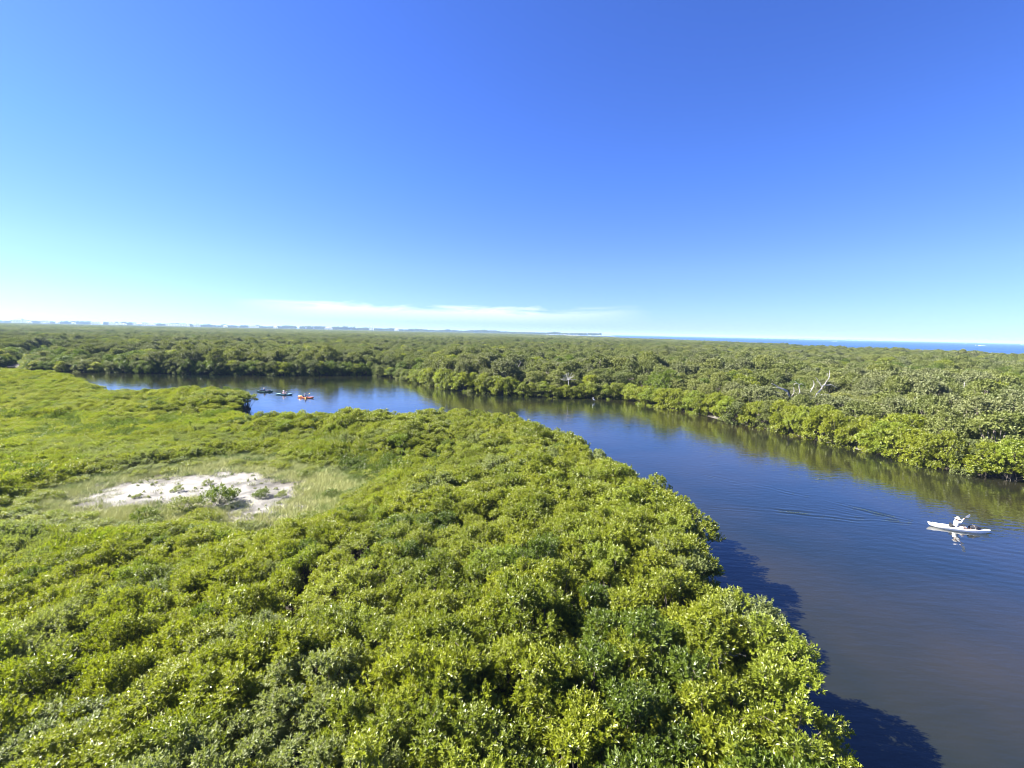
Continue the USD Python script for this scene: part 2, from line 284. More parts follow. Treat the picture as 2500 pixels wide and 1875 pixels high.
W = (arm(KAYAK_STERN, (17.0, 35.6), 0.7, 0.019, 1.0) + arm(KAYAK_STERN, (20.0, 44.5), 0.8, 0.015, 1.0, bend=-1.2) + arm(KAYAK_STERN, (20.0, 38.0), 0.55, 0.006, 1.4)
     + arm((20, 34.4), (12.0, 35.6), 0.55, 0.010, 0.9) + arm((23, 41.5), (14.0, 46.5), 0.6, 0.008, 1.0) + 0.0035 * (np.sin(3.1 * X + 6.2 * Y + 5 * fb(X, Y, 0.3, 3)) * np.clip((X - 24) / 8, 0, 1) * np.clip((36 - Y) / 8, 0, 1)))
edge = np.clip(np.minimum.reduce([X - 4, 42 - X, Y - 18, 52 - Y]) / 2, 0, 1)
river = usdkit.mesh(stage, '/World/river', (np.stack([X, Y, W * edge], 1), Q), MAT['river_water'], True)
tag(river, 'calm brown-blue tidal river winding between the mangroves', 'river', kind='structure')
sx = [-9200, -460, 240, 9200]; sy = [-300, -100, 440, 9500]
sea_v, sea_f = [], []
for i in range(3):
    for j in range(3):
        if (i, j) == (1, 1): continue
        n = len(sea_v); sea_v += [(sx[i], sy[j], 0), (sx[i + 1], sy[j], 0), (sx[i + 1], sy[j + 1], 0), (sx[i], sy[j + 1], 0)]; sea_f.append((n, n + 1, n + 2, n + 3))
tag(usdkit.mesh(stage, '/World/sea', (np.array(sea_v, float), np.array(sea_f)), MAT['sea_water']), 'open blue bay beyond the mangrove forest', 'sea', kind='structure')

# ------------------------------------------------------------------ plants: prototypes (classes), then individuals and masses
def leaves(P, D, n, L, Wd, rng, length=0.22, droop=0.0):
    """n leaves on each shoot that ends at P and points along D: folded four-corner leaves, standing out around the shoot."""
    k = len(P); P = np.repeat(P, n, 0); D = np.repeat(D, n, 0); m = len(P)
    s = rng.random(m); az = np.tile(np.arange(n) * 2.4, k) + np.repeat(rng.random(k) * 6.28, n) + rng.normal(0, 0.3, m)
    a = unit(np.cross(D, np.where(np.abs(D[:, 2:]) < 0.9, [0, 0, 1.0], [1.0, 0, 0]))); b = np.cross(D, a)
    rad = np.cos(az)[:, None] * a + np.sin(az)[:, None] * b
    al = np.radians(25 + 55 * s + rng.normal(0, 10, m))[:, None]
    d = unit(D * np.cos(al) + rad * np.sin(al) + np.array([0, 0, -droop]) + rng.normal(0, 0.15, (m, 3)))
    side = unit(np.cross(d, D) + rng.normal(0, 0.35, (m, 3))); nor = np.cross(side, d)
    base = P - D * (s * length)[:, None]; l = (L * (0.75 + 0.5 * rng.random(m)))[:, None]; w = l * Wd
    mid = base + d * l * 0.55 + nor * l * 0.02
    v = np.stack([base, mid + side * w * 0.5 + nor * w * 0.12, base + d * l - nor * l * 0.06, mid - side * w * 0.5 + nor * w * 0.12], 1).reshape(-1, 3)
    i = np.arange(m)[:, None] * 4
    return v, np.vstack([i + [0, 1, 2], i + [0, 2, 3]])
def crown_shape(R, H, z0, nb, ns, rng, rb=(0.32, 0.5), flat=0.75, low=0.1, zb=0.18, dome=1.0):
    """Blobs over a lumpy dome, and shoots on the outer face of each blob."""
    blobs = []
    for k in range(nb):
        u = rng.random() ** 0.8; el = math.asin(min(1, low + (1 - low) * u)); a = k * 2.399 + rng.normal(0, 0.4)
        q = rng.uniform(0.62, 0.95)
        blobs.append((q * R * math.cos(el) * math.cos(a), q * R * math.cos(el) * math.sin(a), z0 + (H - z0) * (zb + (0.84 - zb) * np.sign(el) * abs(math.sin(el)) ** dome * rng.uniform(0.8, 1.08)), R * rng.uniform(*rb)))
    blobs = np.array(blobs); P, Dd = [], []
    w = blobs[:, 3] ** 2; w = w / w.sum()
    while sum(map(len, P)) < ns:
        k = rng.choice(nb, 600, p=w); d = unit(rng.normal(0, 1, (600, 3))); d[:, 2] = np.where(d[:, 2] < -0.35, -d[:, 2], d[:, 2])
        rr = blobs[k, 3] * rng.uniform(0.72, 1.06, 600); p = blobs[k, :3] + d * rr[:, None] * [1, 1, flat]
        dist = np.linalg.norm((p[:, None] - blobs[None, :, :3]) / [1, 1, flat], axis=2) / blobs[None, :, 3]; dist[np.arange(600), k] = 9
        ok = (dist.min(1) > 0.78) & (p[:, 2] > z0 * 0.6)
        out = unit(p * [1, 1, 0] + [0, 0, 0.2])
        P.append(p[ok]); Dd.append(unit(0.55 * d + 0.2 * out + np.array([0, 0, 0.65]))[ok])
    return blobs, np.vstack(P)[:ns], np.vstack(Dd)[:ns]
def wood(blobs, P, H, rng, stems, r0, twigs, spread=0.25, roots=0):
    parts = []; bases = [np.array([spread * math.cos(a), spread * math.sin(a), -0.25]) for a in np.arange(stems) * 6.28 / stems + rng.random()]
    for k, bl in enumerate(blobs):
        b0 = bases[k % stems]; mid = b0 * 0.6 + np.array([bl[0] * 0.35, bl[1] * 0.35, bl[2] * 0.55]) + rng.normal(0, 0.06 * H / 4, 3)
        parts.append(tube([b0, mid, bl[:3]], [r0, r0 * 0.6, r0 * 0.3], 5, False))
    for k in rng.choice(len(P), min(twigs, len(P)), False):
        bl = blobs[np.argmin(np.linalg.norm(blobs[:, :3] - P[k], axis=1)), :3]
        m = (bl + P[k]) / 2 + rng.normal(0, 0.05, 3); parts.append(tube([bl, m, P[k]], [r0 * 0.28, r0 * 0.2, r0 * 0.1], 3, False))
    for k in range(roots):
        a = rng.random() * 6.28; q = rng.uniform(0.5, 1.3); c, s = math.cos(a), math.sin(a)
        parts.append(tube([(0.1 * c, 0.1 * s, rng.uniform(0.8, 1.6)), (q * 0.6 * c, q * 0.6 * s, 0.75), (q * c, q * s, -0.5)], [0.03, 0.03, 0.025], 3, False))
    return join(parts)
def proto(name, leaf, seed, R, H, z0, nb, ns, nl, L, Wd, stems=3, r0=0.05, twigs=60, length=0.22, rb=(0.32, 0.5), flat=0.75, low=0.1, roots=0, trunk=True, bark='bark', droop=0.0, zb=0.18, dome=1.0):
    rng = np.random.default_rng(seed); path = f'/World/{name}'
    stage.CreateClassPrim(path); UsdGeom.Xform.Define(stage, path).GetPrim().SetSpecifier(Sdf.SpecifierClass)
    blobs, P, Dd = crown_shape(R, H, z0, nb, ns, rng, rb, flat, low, zb, dome)
    usdkit.mesh(stage, path + '/crown', leaves(P, Dd, nl, L, Wd, rng, length, droop), MAT[leaf])
    if trunk: usdkit.mesh(stage, path + '/trunk', wood(blobs, P, H, rng, stems, r0, twigs, 0.12 * R, roots), MAT[bark])
    return path
LEAF6 = ['leaf_bright', 'leaf_bright', 'leaf_yellow', 'leaf_bright', 'leaf_grey', 'leaf_dark', 'leaf_bright', 'leaf_yellow']
NEAR = [proto(f'near_mangrove_kind_{k}', m, 100 + k, 1.75, 4.6, 0.9, 30, 820, 16, 0.096, 0.47, r0=0.035, twigs=26, length=0.28, rb=(0.15, 0.29), low=0.0, dome=0.6) for k, m in enumerate(LEAF6)]
MID = [proto(f'mid_mangrove_kind_{k}', m, 200 + k, 1.85, 4.6, 0.7, 29, 600, 13, 0.125, 0.5, r0=0.035, twigs=8, length=0.28, rb=(0.16, 0.30), low=0.0, dome=0.6) for k, m in enumerate(LEAF6)]
BUSH = [proto(f'bush_kind_{k}', m, 300 + k, 1.45, 2.6, 0.3, 18, 520, 14, 0.095, 0.42, r0=0.03, twigs=20, rb=(0.18, 0.34), dome=0.7) for k, m in enumerate(['leaf_bright', 'leaf_grey', 'leaf_bright', 'leaf_yellow', 'leaf_dark', 'leaf_bright'])]
SHRUB = [proto(f'shrub_kind_{k}', m, 400 + k, 1.05, 1.35, 0.1, 11, 190, 14, 0.12, 0.38, r0=0.018, twigs=20, length=0.3, trunk=k > 3) for k, m in enumerate(['leaf_bright', 'leaf_bright', 'leaf_yellow', 'leaf_grey', 'leaf_dark', 'leaf_grey'])]
FARS = [proto(f'far_tree_kind_{k}', m, 500 + k, 3.0, 6.2, 1.0, 20, 620, 9, 0.27, 0.6, stems=3, r0=0.08, twigs=10, length=0.4, rb=(0.28, 0.46), low=-0.05, bark='grey_twig') for k, m in enumerate(['leaf_far', 'leaf_far', 'leaf_bright', 'leaf_dark', 'leaf_far', 'leaf_far_grey'])]
FRONT = [proto(f'bank_tree_kind_{k}', m, 550 + k, 2.3, 4.6, -0.15, 26, 760, 10, 0.19, 0.55, stems=4, r0=0.05, twigs=10, length=0.35, rb=(0.26, 0.46), low=-0.12, roots=5, bark='bark', droop=0.15, zb=0.06) for k, m in enumerate(['leaf_bright', 'leaf_yellow', 'leaf_far', 'leaf_dark', 'leaf_bright'])]
def patch(name, seed, size, n, h, leaf, ns, L):
    """A piece of far forest: n crowns side by side."""
    rng = np.random.default_rng(seed); path = f'/World/{name}'; parts = []
    UsdGeom.Xform.Define(stage, path).GetPrim().SetSpecifier(Sdf.SpecifierClass)
    for k in range(n):
        r = rng.uniform(2.2, 4.2); hh = h * rng.uniform(0.72, 1.12)
        _, P, Dd = crown_shape(r, hh, 1.5, 8, ns, rng, (0.35, 0.55))
        parts.append(moved(leaves(P, Dd, 4, L, 0.7, rng, 0.5), (rng.uniform(-size / 2, size / 2), rng.uniform(-size / 2, size / 2), 0)))
    usdkit.mesh(stage, path + '/crown', join(parts), MAT[leaf]); return path
PATCH = [patch(f'forest_piece_kind_{k}', 600 + k, 30, 34, 6.2, ['leaf_far', 'leaf_far', 'leaf_far_grey'][k], 60, 0.85) for k in range(3)]

def jitter(poly, step, rng, cull=True, pad=260):
    x0, y0, x1, y1 = poly.bounds; xs = np.arange(x0, x1, step); ys = np.arange(y0, y1, step * 0.866)
    X, Y = np.meshgrid(xs, ys, indexing='ij'); X = X + (np.arange(len(ys)) % 2) * step / 2
    X = (X + rng.uniform(-0.36, 0.36, X.shape) * step).ravel(); Y = (Y + rng.uniform(-0.36, 0.36, Y.shape) * step).ravel()
    if cull:
        px, py, w = project(np.stack([X, Y, np.full_like(X, 3.0)], 1)); ok = (w > 2.5) & (px > -pad) & (px < 2500 + pad) & (py < 2350); X, Y = X[ok], Y[ok]
    ok = shapely.contains(poly, shapely.points(X, Y)); return X[ok], Y[ok]

CTRL = np.array([(8, 12, 4.8), (0, 10, 4.7), (4, 18, 4.7), (10, 25, 4.3), (5, 35, 4.1), (-5, 53, 4.1), (-18, 55, 3.7), (-28, 54, 3.0), (-12, 48, 3.6), (2, 47, 4.4), (-5, 30, 3.8), (-5, 22, 3.7), (-6, 14, 4.3), (-12, 14, 3.0), (-14, 19, 2.5),
                 (-20, 20, 2.3), (-25, 24, 1.6), (-11, 25, 2.6), (-14, 27, 1.3), (-38, 45, 1.2), (-30, 49, 1.2), (-40, 60, 1.7), (-46, 70, 3.2), (-52, 74, 3.0), (-60, 72, 2.4), (-80, 75, 2.2), (-60, 50, 1.1), (-45, 35, 1.4),
                 (-100, 92, 2.6), (-35, 26, 1.6), (-22, 48, 1.2), (-15, 43, 1.0), (-10, 38, 1.5), (-9.5, 33, 2.0), (-17, 50, 2.6), (-32, 20, 2.0), (-28, 14, 2.6), (-20, 10, 3.2)])
def canopy(x, y):
    d2 = (np.asarray(x)[:, None] - CTRL[None, :, 0]) ** 2 + (np.asarray(y)[:, None] - CTRL[None, :, 1]) ** 2
    w = 1 / (d2 + 6.0) ** 2; return (w * CTRL[None, :, 2]).sum(1) / w.sum(1)
rng = np.random.default_rng(7)
clear = SAND.buffer(0.7)
# gaps in the canopy where the dark understorey shows
GAPS = [LineString([(-9.2, 23.5), (-8.9, 20.6), (-8.9, 18.4), (-9.1, 15.8)]).buffer(0.95), LineString([(-17.5, 18.9), (-16.9, 18.0)]).buffer(0.6), LineString([(-2.1, 17.6), (-2.0, 16.4)]).buffer(0.6), LineString([(-3.9, 13.2), (-4.2, 12.0)]).buffer(0.55), LineString([(3.2, 15.2), (2.8, 13.4)]).buffer(0.45)]
veg = near_bank.buffer(-0.5).difference(clear).difference(shapely.union_all(GAPS))
rows = []
for step, lo, hi, kind in ((1.62, 3.05, 9, 'tree'), (1.42, 1.85, 3.05, 'bush'), (1.0, 0, 1.85, 'shrub')):
    x, y = jitter(veg, step, rng); h = canopy(x, y); ok = (h >= lo) & (h < hi); x, y, h = x[ok], y[ok], h[ok]
    inside = shapely.contains(GRASS, shapely.points(x, y)); keep = ~inside | ((kind == 'shrub') & (rng.random(len(x)) < 1.5 * (fb(x, y, 0.3, 61) - 0.30))); x, y, h = x[keep], y[keep], h[keep]
    if kind == 'shrub':
        far = y > 55; keep = ~far | (rng.random(len(x)) < 0.75); x, y, h = x[keep], y[keep], h[keep]
    cd = shapely.distance(shapely.points(x, y), GRASS); h = h * np.clip(0.40 + 0.3 * cd, 0, 1)
    z, d = land_z(x, y); h = h * (0.80 + 0.36 * fb(x, y, 0.22, 21)) * rng.uniform(0.92, 1.12, len(x))
    for i in range(len(x)): rows.append((kind, x[i], y[i], z[i], h[i], d[i]))
hue = lambda x, y, s: fb(np.array([x]), np.array([y]), s, 31, 2)[0]
trees = sorted([r for r in rows if r[0] == 'tree'], key=lambda r: r[1] ** 2 + r[2] ** 2)
bushes = sorted([r for r in rows if r[0] == 'bush'], key=lambda r: r[1] ** 2 + r[2] ** 2)
shrubs = [r for r in rows if r[0] == 'shrub']
def pick(x, y):
    """Which kind of leaf grows here: yellow-green towards the near right bank, with grey and dark ones strewn in."""
    n = hue(x, y, 0.16); right = min(max((x - 2 - 0.12 * max(y - 12, 0)) / 9, 0), 1)
    u = rng.random()
    if n > 0.64 and u < 0.32: return 4
    if n < 0.33 and u < 0.35: return 5
    if u < 0.12 + 0.45 * right * (y < 24): return (2, 7)[rng.integers(2)]
    return (0, 1, 3, 6)[rng.integers(4)]
def near_zone(x, y, h):
    px, py, _ = project([x, y, h])
    if py > 1500: return 'in the bottom left of the picture' if px < 830 else 'in the bottom middle of the picture' if px < 1670 else 'in the bottom right of the picture by the water'
    if py > 1220: return 'below and left of the sandy clearing' if px < 420 else 'just below the sandy clearing' if px < 660 else 'below the right end of the sandy clearing' if px < 900 else 'in the middle of the near canopy' if px < 1180 else 'in the near canopy left of the bank bulge' if px < 1450 else 'where the near bank bulges into the river'
    return 'on the left point beside the three kayaks' if px < 600 else 'behind the clearing opposite the three kayaks' if px < 800 else 'between the clearing and the river' if px < 1000 else 'on the near bank left of the outer bend' if px < 1200 else 'on the outer bend opposite the fan-shaped dead tree' if px < 1400 else 'on the outer bend opposite the egret' if px < 1540 else 'at the right end of the outer bend'
def far_zone(x, y):
    px, py, _ = project([x, y, 4.0])
    col = 'left of the three kayaks' if px < 620 else 'above the three kayaks' if px < 900 else 'left of the fan-shaped dead tree' if px < 1350 else 'above the egret' if px < 1600 else 'left of the forked dead tree' if px < 1880 else 'around the forked dead tree' if px < 2080 else 'above the white kayak' if px < 2330 else 'at the right edge of the picture'
    return col
SIZE = lambda h, lo, hi: 'low ' if h < lo else 'tall ' if h > hi else ''
for x, y, s, k, rz, lab in ((8.3, 13.6, 1.08, 2, 0.5, 'big yellow-green mangrove jutting out over the river at the bottom right'), (8.0, 11.6, 1.0, 7, 2.1, 'second yellow-green mangrove behind the big one jutting out at the bottom right'),
                            (6.9, 31.5, 1.08, 2, 1.0, 'bright yellow mangrove crown near the bulge of the near bank')):
    instance('mangrove_tree', NEAR[k], (x, y, 0.25), rz, (s, s, s), lab, 'mangrove')
rest = []
for n, (_, x, y, z, h, d) in enumerate(trees):
    k = pick(x, y); s = h / 4.6; sxy = s ** 0.5 * rng.uniform(1.0, 1.18); rz = rng.random() * 6.28; near = math.hypot(x, y) < 27
    if n < 295:
        key = 'edge' if d < 1.7 else {4: 'grey', 5: 'dark', 2: 'yellow', 7: 'yellow'}.get(k, 'canopy')
        zn = near_zone(x, y, h); w = {'edge': 'green', 'grey': 'silvery grey-green', 'dark': 'dark green', 'yellow': 'yellow-green', 'canopy': 'bright green'}[key]
        lab = f"{SIZE(h, 3.6, 4.6)}{w} mangrove {'over the water ' if key == 'edge' else ''}{zn}"
        instance('mangrove_tree', (NEAR if near else MID)[k], (x, y, z - 0.05), rz, (sxy, sxy, s), lab, 'mangrove', lab.replace('mangrove', 'mangroves', 1))
    else:
        rest.append((x, y, z - 0.05, rz, sxy, s, k))
if rest: scatter('mangrove_thicket', MID, rest, 'farther mangrove canopy along the bend of the near bank', 'mangrove thicket')
rest = []
for n, (_, x, y, z, h, d) in enumerate(bushes):
    nn = hue(x, y, 0.2); k = 1 if nn > 0.63 and rng.random() < 0.3 else int(rng.choice([0, 2, 5, 3, 4], p=[0.3, 0.25, 0.25, 0.12, 0.08])); s = h / 2.6; sxy = s ** 0.5 * rng.uniform(0.9, 1.1); rz = rng.random() * 6.28
    lab = f"{SIZE(h, 2.1, 2.7)}{ {1: 'grey-green', 3: 'yellow-green', 4: 'dark green'}.get(k, 'bright green')} mangrove bush {near_zone(x, y, h)}"
    if n < 298: instance('mangrove_bush', BUSH[k], (x, y, z - 0.05), rz, (sxy, sxy, s), lab, 'bush', lab.replace('bush', 'bushes', 1))
    else: rest.append((x, y, z - 0.05, rz, sxy, s, k))
if rest: scatter('bush_thicket', BUSH, rest, 'belt of mangrove bushes along the far edge of the left flat', 'bushes')
pts = []
for _, x, y, z, h, d in shrubs:
    nn = hue(x, y, 0.13); k = 3 if nn > 0.6 and rng.random() < 0.6 else 4 if nn < 0.36 and rng.random() < 0.7 else int(rng.choice([0, 1, 2], p=[0.42, 0.42, 0.16]))
    s = max(h, 0.38) / 1.35; pts.append((x, y, z - 0.05, rng.random() * 6.28, s ** 0.5 * rng.uniform(0.95, 1.2), s, k))
scatter('low_scrub', SHRUB, pts, 'low green scrub carpeting the flat left of the clearing', 'scrub')

# the clearing: dry grass and single shrubs
def tufts(name, seed, n, h, r, mat):
    rng = np.random.default_rng(seed); path = f'/World/{name}'; UsdGeom.Xform.Define(stage, path).GetPrim().SetSpecifier(Sdf.SpecifierClass)
    b = np.stack([rng.normal(0, r, n), rng.normal(0, r, n), np.zeros(n)], 1); tip = b + np.stack([rng.normal(0, 0.4 * h, n), rng.normal(0, 0.4 * h, n), h * rng.uniform(0.5, 1.1, n)], 1)
    a = rng.random(n) * 3.14; w = np.stack([np.cos(a), np.sin(a), np.zeros(n)], 1) * 0.012
    usdkit.mesh(stage, path + '/blades', (np.stack([b - w, b + w, tip], 1).reshape(-1, 3), np.arange(3 * n).reshape(-1, 3)), MAT[mat]); return path
TUFT = [tufts(f'grass_kind_{k}', 700 + k, 70, h, 0.22, m) for k, (h, m) in enumerate([(0.28, 'dry_grass'), (0.4, 'dry_grass'), (0.32, 'green_grass')])]
x, y = jitter(GRASS.buffer(1.2), 0.33, rng); z, _ = land_z(x, y); P = shapely.points(x, y)
ins = shapely.distance(P, SAND.boundary) * np.where(shapely.contains(SAND, P), 1, -1)
keep = rng.random(len(x)) < np.clip(0.55 - 0.3 * ins + 1.5 * (fb(x, y, 0.5, 41) - 0.5), 0.02, 0.95)
outer = np.clip(1 - shapely.distance(P, GRASS.boundary) / 2.2, 0, 1)
pts = [(x[i], y[i], z[i] + 0.03, rng.random() * 6.28, rng.uniform(0.7, 1.3), rng.uniform(0.6, 1.3), 2 if rng.random() < outer[i] * 0.55 + 0.12 else rng.integers(2)) for i in np.nonzero(keep)[0]]
scatter('dry_grass', TUFT, pts, 'straw coloured dry grass around the sandy clearing', 'grass')
for x, y, s, k, lab in ((-21.8, 32.6, 1.25, 4, 'largest dark green shrub on the near edge of the pale sand'), (-19.6, 34.4, 0.62, 4, 'small round dark shrub alone on the right of the pale sand'),
                        (-26.8, 35.2, 0.45, 5, 'low straggly grey shrub in the middle of the sand'), (-25.6, 36.9, 0.40, 5, 'thin twiggy shrub at the back of the sand'), (-18.1, 34.6, 0.42, 5, 'sparse grey-green shrub at the right end of the sand'),
                        (-28.9, 33.6, 0.28, 5, 'tiny twiggy plant alone on the left of the sand'), (-33.6, 29.9, 0.55, 4, 'dark shrub at the left tip of the sandy clearing'), (-23.6, 31.2, 0.9, 5, 'grey-green shrub in front of the largest clearing shrub'),
                        (-25.0, 29.6, 0.8, 4, 'dark shrub in the yellow grass below the sand')):
    z = float(land_z([x], [y])[0][0]); instance('clearing_shrub', SHRUB[k], (x, y, z), 0.7 * x, (s * 1.05, s * 1.05, s * 0.95), lab, 'shrub')

xs, ys = jitter(SAND.buffer(0.4), 0.75, rng); zs, _ = land_z(xs, ys); ok = rng.random(len(xs)) < 0.2
scatter('seedlings', SHRUB, [(a, b, c + 0.03, rng.random() * 6.28, rng.uniform(0.07, 0.18), rng.uniform(0.1, 0.22), (5, 3, 4)[rng.integers(3)]) for a, b, c in zip(xs[ok], ys[ok], zs[ok])], 'tiny seedlings dotted over the pale sand', 'seedlings')

# far side of the river
def edge_points(coords, step):
    ls = LineString(coords); n = int(ls.length / step); return [(ls.interpolate(k * step), ls.interpolate(min(k * step + 1, ls.length))) for k in range(n)]
front = []
for a, b in edge_points(FAR_BANK[1:27], 1.65):
    t = np.array([b.x - a.x, b.y - a.y]); t /= np.linalg.norm(t) + 1e-9; n = np.array([-t[1], t[0]]); o = rng.uniform(0.0, 1.3); front.append((a.x + n[0] * o, a.y + n[1] * o, 0.0))
for a, b in edge_points(FAR_BANK[-5:] + FAR_BANK[:2], 2.6): front.append((a.x + 1.2, a.y + 1.0, 0.0))
for a, b in edge_points(LEFT_BANK[:6], 2.6): front.append((a.x - 1.5, a.y + 0.3, 0.0))
fx, fy = jitter(shapely.union_all([far_bank.buffer(-2.6), left_bank.buffer(-2.6)]).intersection(Polygon([(-420, 20), (420, 20), (420, 330), (-420, 330)])), 3.9, rng, pad=120)
inner = [(a, b, 1.0) for a, b in zip(fx, fy)]
def far_h(x, y, row):
    base = (5.0 if x < -25 else 6.0) if row else (3.7 if x < -25 else 4.0 + 0.6 * (x > 38))
    low = math.exp(-((x - 52) ** 2 + (y - 68) ** 2) / 160) * 1.6 + math.exp(-((x - 10) ** 2 + (y - 101) ** 2) / 90) * 1.5
    gap = sum(w * math.exp(-((x - a) ** 2 + (y - b) ** 2) / r) for a, b, r, w in ((51, 75.5, 60, 0.6), (47, 71, 30, 0.25), (12.2, 96.5, 7, 0.45), (63.3, 62.5, 9, 0.45), (1.0, 109, 8, 0.4)))
    return (base - (low if row else 0)) * (1 - min(gap, 0.7)) * (0.62 + 0.7 * hue(x, y, 0.05)) * (rng.uniform(0.78, 1.28) if row else rng.uniform(0.88, 1.1))
allf = sorted([(x, y, row) for x, y, row in front + inner], key=lambda r: math.hypot(r[0], r[1]) + 1000 * r[2])
px, py, w = project(np.array([(a, b, 3.0) for a, b, _ in allf])); seen = (px > -40) & (px < 2540)
rest, bank_rest, count = [], [], 0
for i, (x, y, row) in enumerate(allf):
    nn = hue(x, y, 0.05); r = rng.random()
    if row == 0: k = (1 if r < 0.35 else 0 if r < 0.7 else 4 if r < 0.88 else 2) if x > -30 else (3 if r < 0.35 else 2 if r < 0.8 else 0)
    else: k = 5 if nn > 0.58 and r < 0.5 else 3 if nn < 0.4 and r < 0.5 else 2 if r < 0.12 else (0, 1, 4)[rng.integers(3)]
    s = far_h(x, y, row) / (6.2 if row else 4.6); sxy = s ** 0.6 * rng.uniform(0.8, 1.15); rz = rng.random() * 6.28
    z = 0.02 if row == 0 else 0.3
    if seen[i] and count < 298:
        count += 1
        w = ({0: 'bright green', 1: 'yellow-green', 2: 'olive green', 3: 'dark green', 4: 'bright green'} if row == 0 else {0: 'olive green', 1: 'olive green', 2: 'bright green', 3: 'dark green', 4: 'olive green', 5: 'grey-green'})[k]
        lab = f"{SIZE(s, 0.75, 1.02)}{w} mangrove {'on the far bank edge' if row == 0 else 'inside the far forest'} {far_zone(x, y)}"
        lab = (lab, lab.replace('mangrove', 'mangroves', 1))
        instance('forest_tree', (FARS if row else FRONT)[k], (x, y, z), rz, (sxy, sxy, s), lab[0], 'mangrove', lab[1])
    else: (rest if row else bank_rest).append((x, y, z, rz, sxy, s, k))
if bank_rest: scatter('bank_thicket', FRONT, bank_rest, 'mangroves along the creek and the far left end of the bank', 'mangrove thicket')
def belt(step, y0, y1, height):
    area = shapely.union_all([far_bank.buffer(-3), left_bank.buffer(-3)]).intersection(Polygon([(-1.3 * y1 - 60, y0), (420, y0), (420, y1), (-1.3 * y1 - 60, y1)]))
    x, y = jitter(area, step, rng, pad=60); return x, y
x, y = belt(5.2, 330, 640, 6)
for a, b in zip(x, y):
    s = far_h(a, b, 1) / 6.2 * 0.86; rest.append((a, b, 0.3, rng.random() * 6.28, s ** 0.6 * rng.uniform(1.0, 1.4), s, int(rng.choice([0, 1, 4, 5, 3], p=[0.3, 0.3, 0.2, 0.12, 0.08]))))
scatter('mangrove_forest', FARS, rest, 'mangrove forest stretching behind the far bank', 'forest')
pts = []
for step, y0, y1 in ((21, 630, 1500), (27, 1500, 2900)):
    x, y = belt(step, y0, y1, 6)
    for a, b in zip(x, y):
        s = 0.58 + 0.5 * hue(a, b, 0.012); pts.append((a, b, 0.2, rng.integers(4) * 1.5708, step / 21 * rng.uniform(0.95, 1.1), s * rng.uniform(0.9, 1.12), rng.choice([0, 1, 2], p=[0.42, 0.42, 0.16])))
scatter('distant_forest', PATCH, pts, 'distant flat mangrove forest running to the horizon', 'forest')
# ------------------------------------------------------------------ dead trees on the far side
def limb(p0, pts, r0, r1, seed):
    rng = np.random.default_rng(seed); P = np.vstack([p0] + [np.array(p) for p in pts]).astype(float); n = len(P)
    t = np.linspace(0, n - 1, 3 * (n - 1) + 1); Q = np.stack([np.interp(t, np.arange(n), P[:, k]) for k in range(3)], 1); Q[1:-1] += rng.normal(0, 0.05, Q[1:-1].shape)
    return tube(Q, np.linspace(r0, r1, len(Q)), 6)
def dead_tree(label, loc, rz, limbs, group=None):
    """limbs: (name, points, start radius, end radius); every limb is a part."""
    t = thing('dead_tree', label, 'dead tree', loc, rz, group)
    for k, (nm, pts, r0, r1) in enumerate(limbs): obj(nm, limb(pts[0], pts[1:], r0, r1, 800 + k), 'pale_wood', t, 50)
def fan(seed, n, L, lean=0.9):
    """A bleached crown of crooked forking limbs."""
    rng = np.random.default_rng(seed); out = [('trunk', [(0, 0, -0.4), (0.05, 0, 1.2), (0.1, 0.05, 2.2)], 0.16, 0.12)]
    for k in range(n):
        a = k * 2.4 + rng.random(); e = rng.uniform(0.25, 1.2); l = L * rng.uniform(0.6, 1.1)
        d = np.array([math.cos(a) * math.cos(e) * lean, math.sin(a) * math.cos(e) * lean, math.sin(e)]); p = np.array([0.1, 0.05, 1.6 + 0.5 * rng.random()]); q = p + d * l * 0.5 + rng.normal(0, 0.15, 3); r = p + d * l + rng.normal(0, 0.25, 3) + [0, 0, 0.2]
        out.append(('branch', [p, q, r], 0.085, 0.03))
        for m in range(2):
            s = q + (r - q) * rng.uniform(0.1, 0.7); out.append(('twig', [s, s + 0.5 * l * unit(d + rng.normal(0, 0.7, 3)) * rng.uniform(0.4, 0.8), ], 0.04, 0.015))
    return out
rng = np.random.default_rng(19); crown = [('trunk', [(0, 0, -0.4), (0.05, 0, 2.0), (0.0, 0, 3.5)], 0.11, 0.08)]
for a in (8, 30, 52, 74, 92, 112, 136, 160, 176):
    d = np.array([math.cos(math.radians(a)), rng.normal(0, 0.35), math.sin(math.radians(a))]); l = rng.uniform(1.3, 1.75); p = np.array([0, 0, 3.4]); q = p + d * l * 0.5 + rng.normal(0, 0.1, 3); r = p + d * l + rng.normal(0, 0.16, 3)
    crown += [('branch', [p, q, r], 0.05, 0.02), ('twig', [q, q + 0.6 * (d + rng.normal(0, 0.45, 3)) * [1, 1, 0.9]], 0.026, 0.012), ('twig', [(q + r) / 2, (q + r) / 2 + 0.45 * (d + rng.normal(0, 0.5, 3))], 0.02, 0.01)]
dead_tree('bleached white dead tree with a round fan of crooked limbs above the far bank', (12.3, 97.8, 0.3), 0.0, crown)
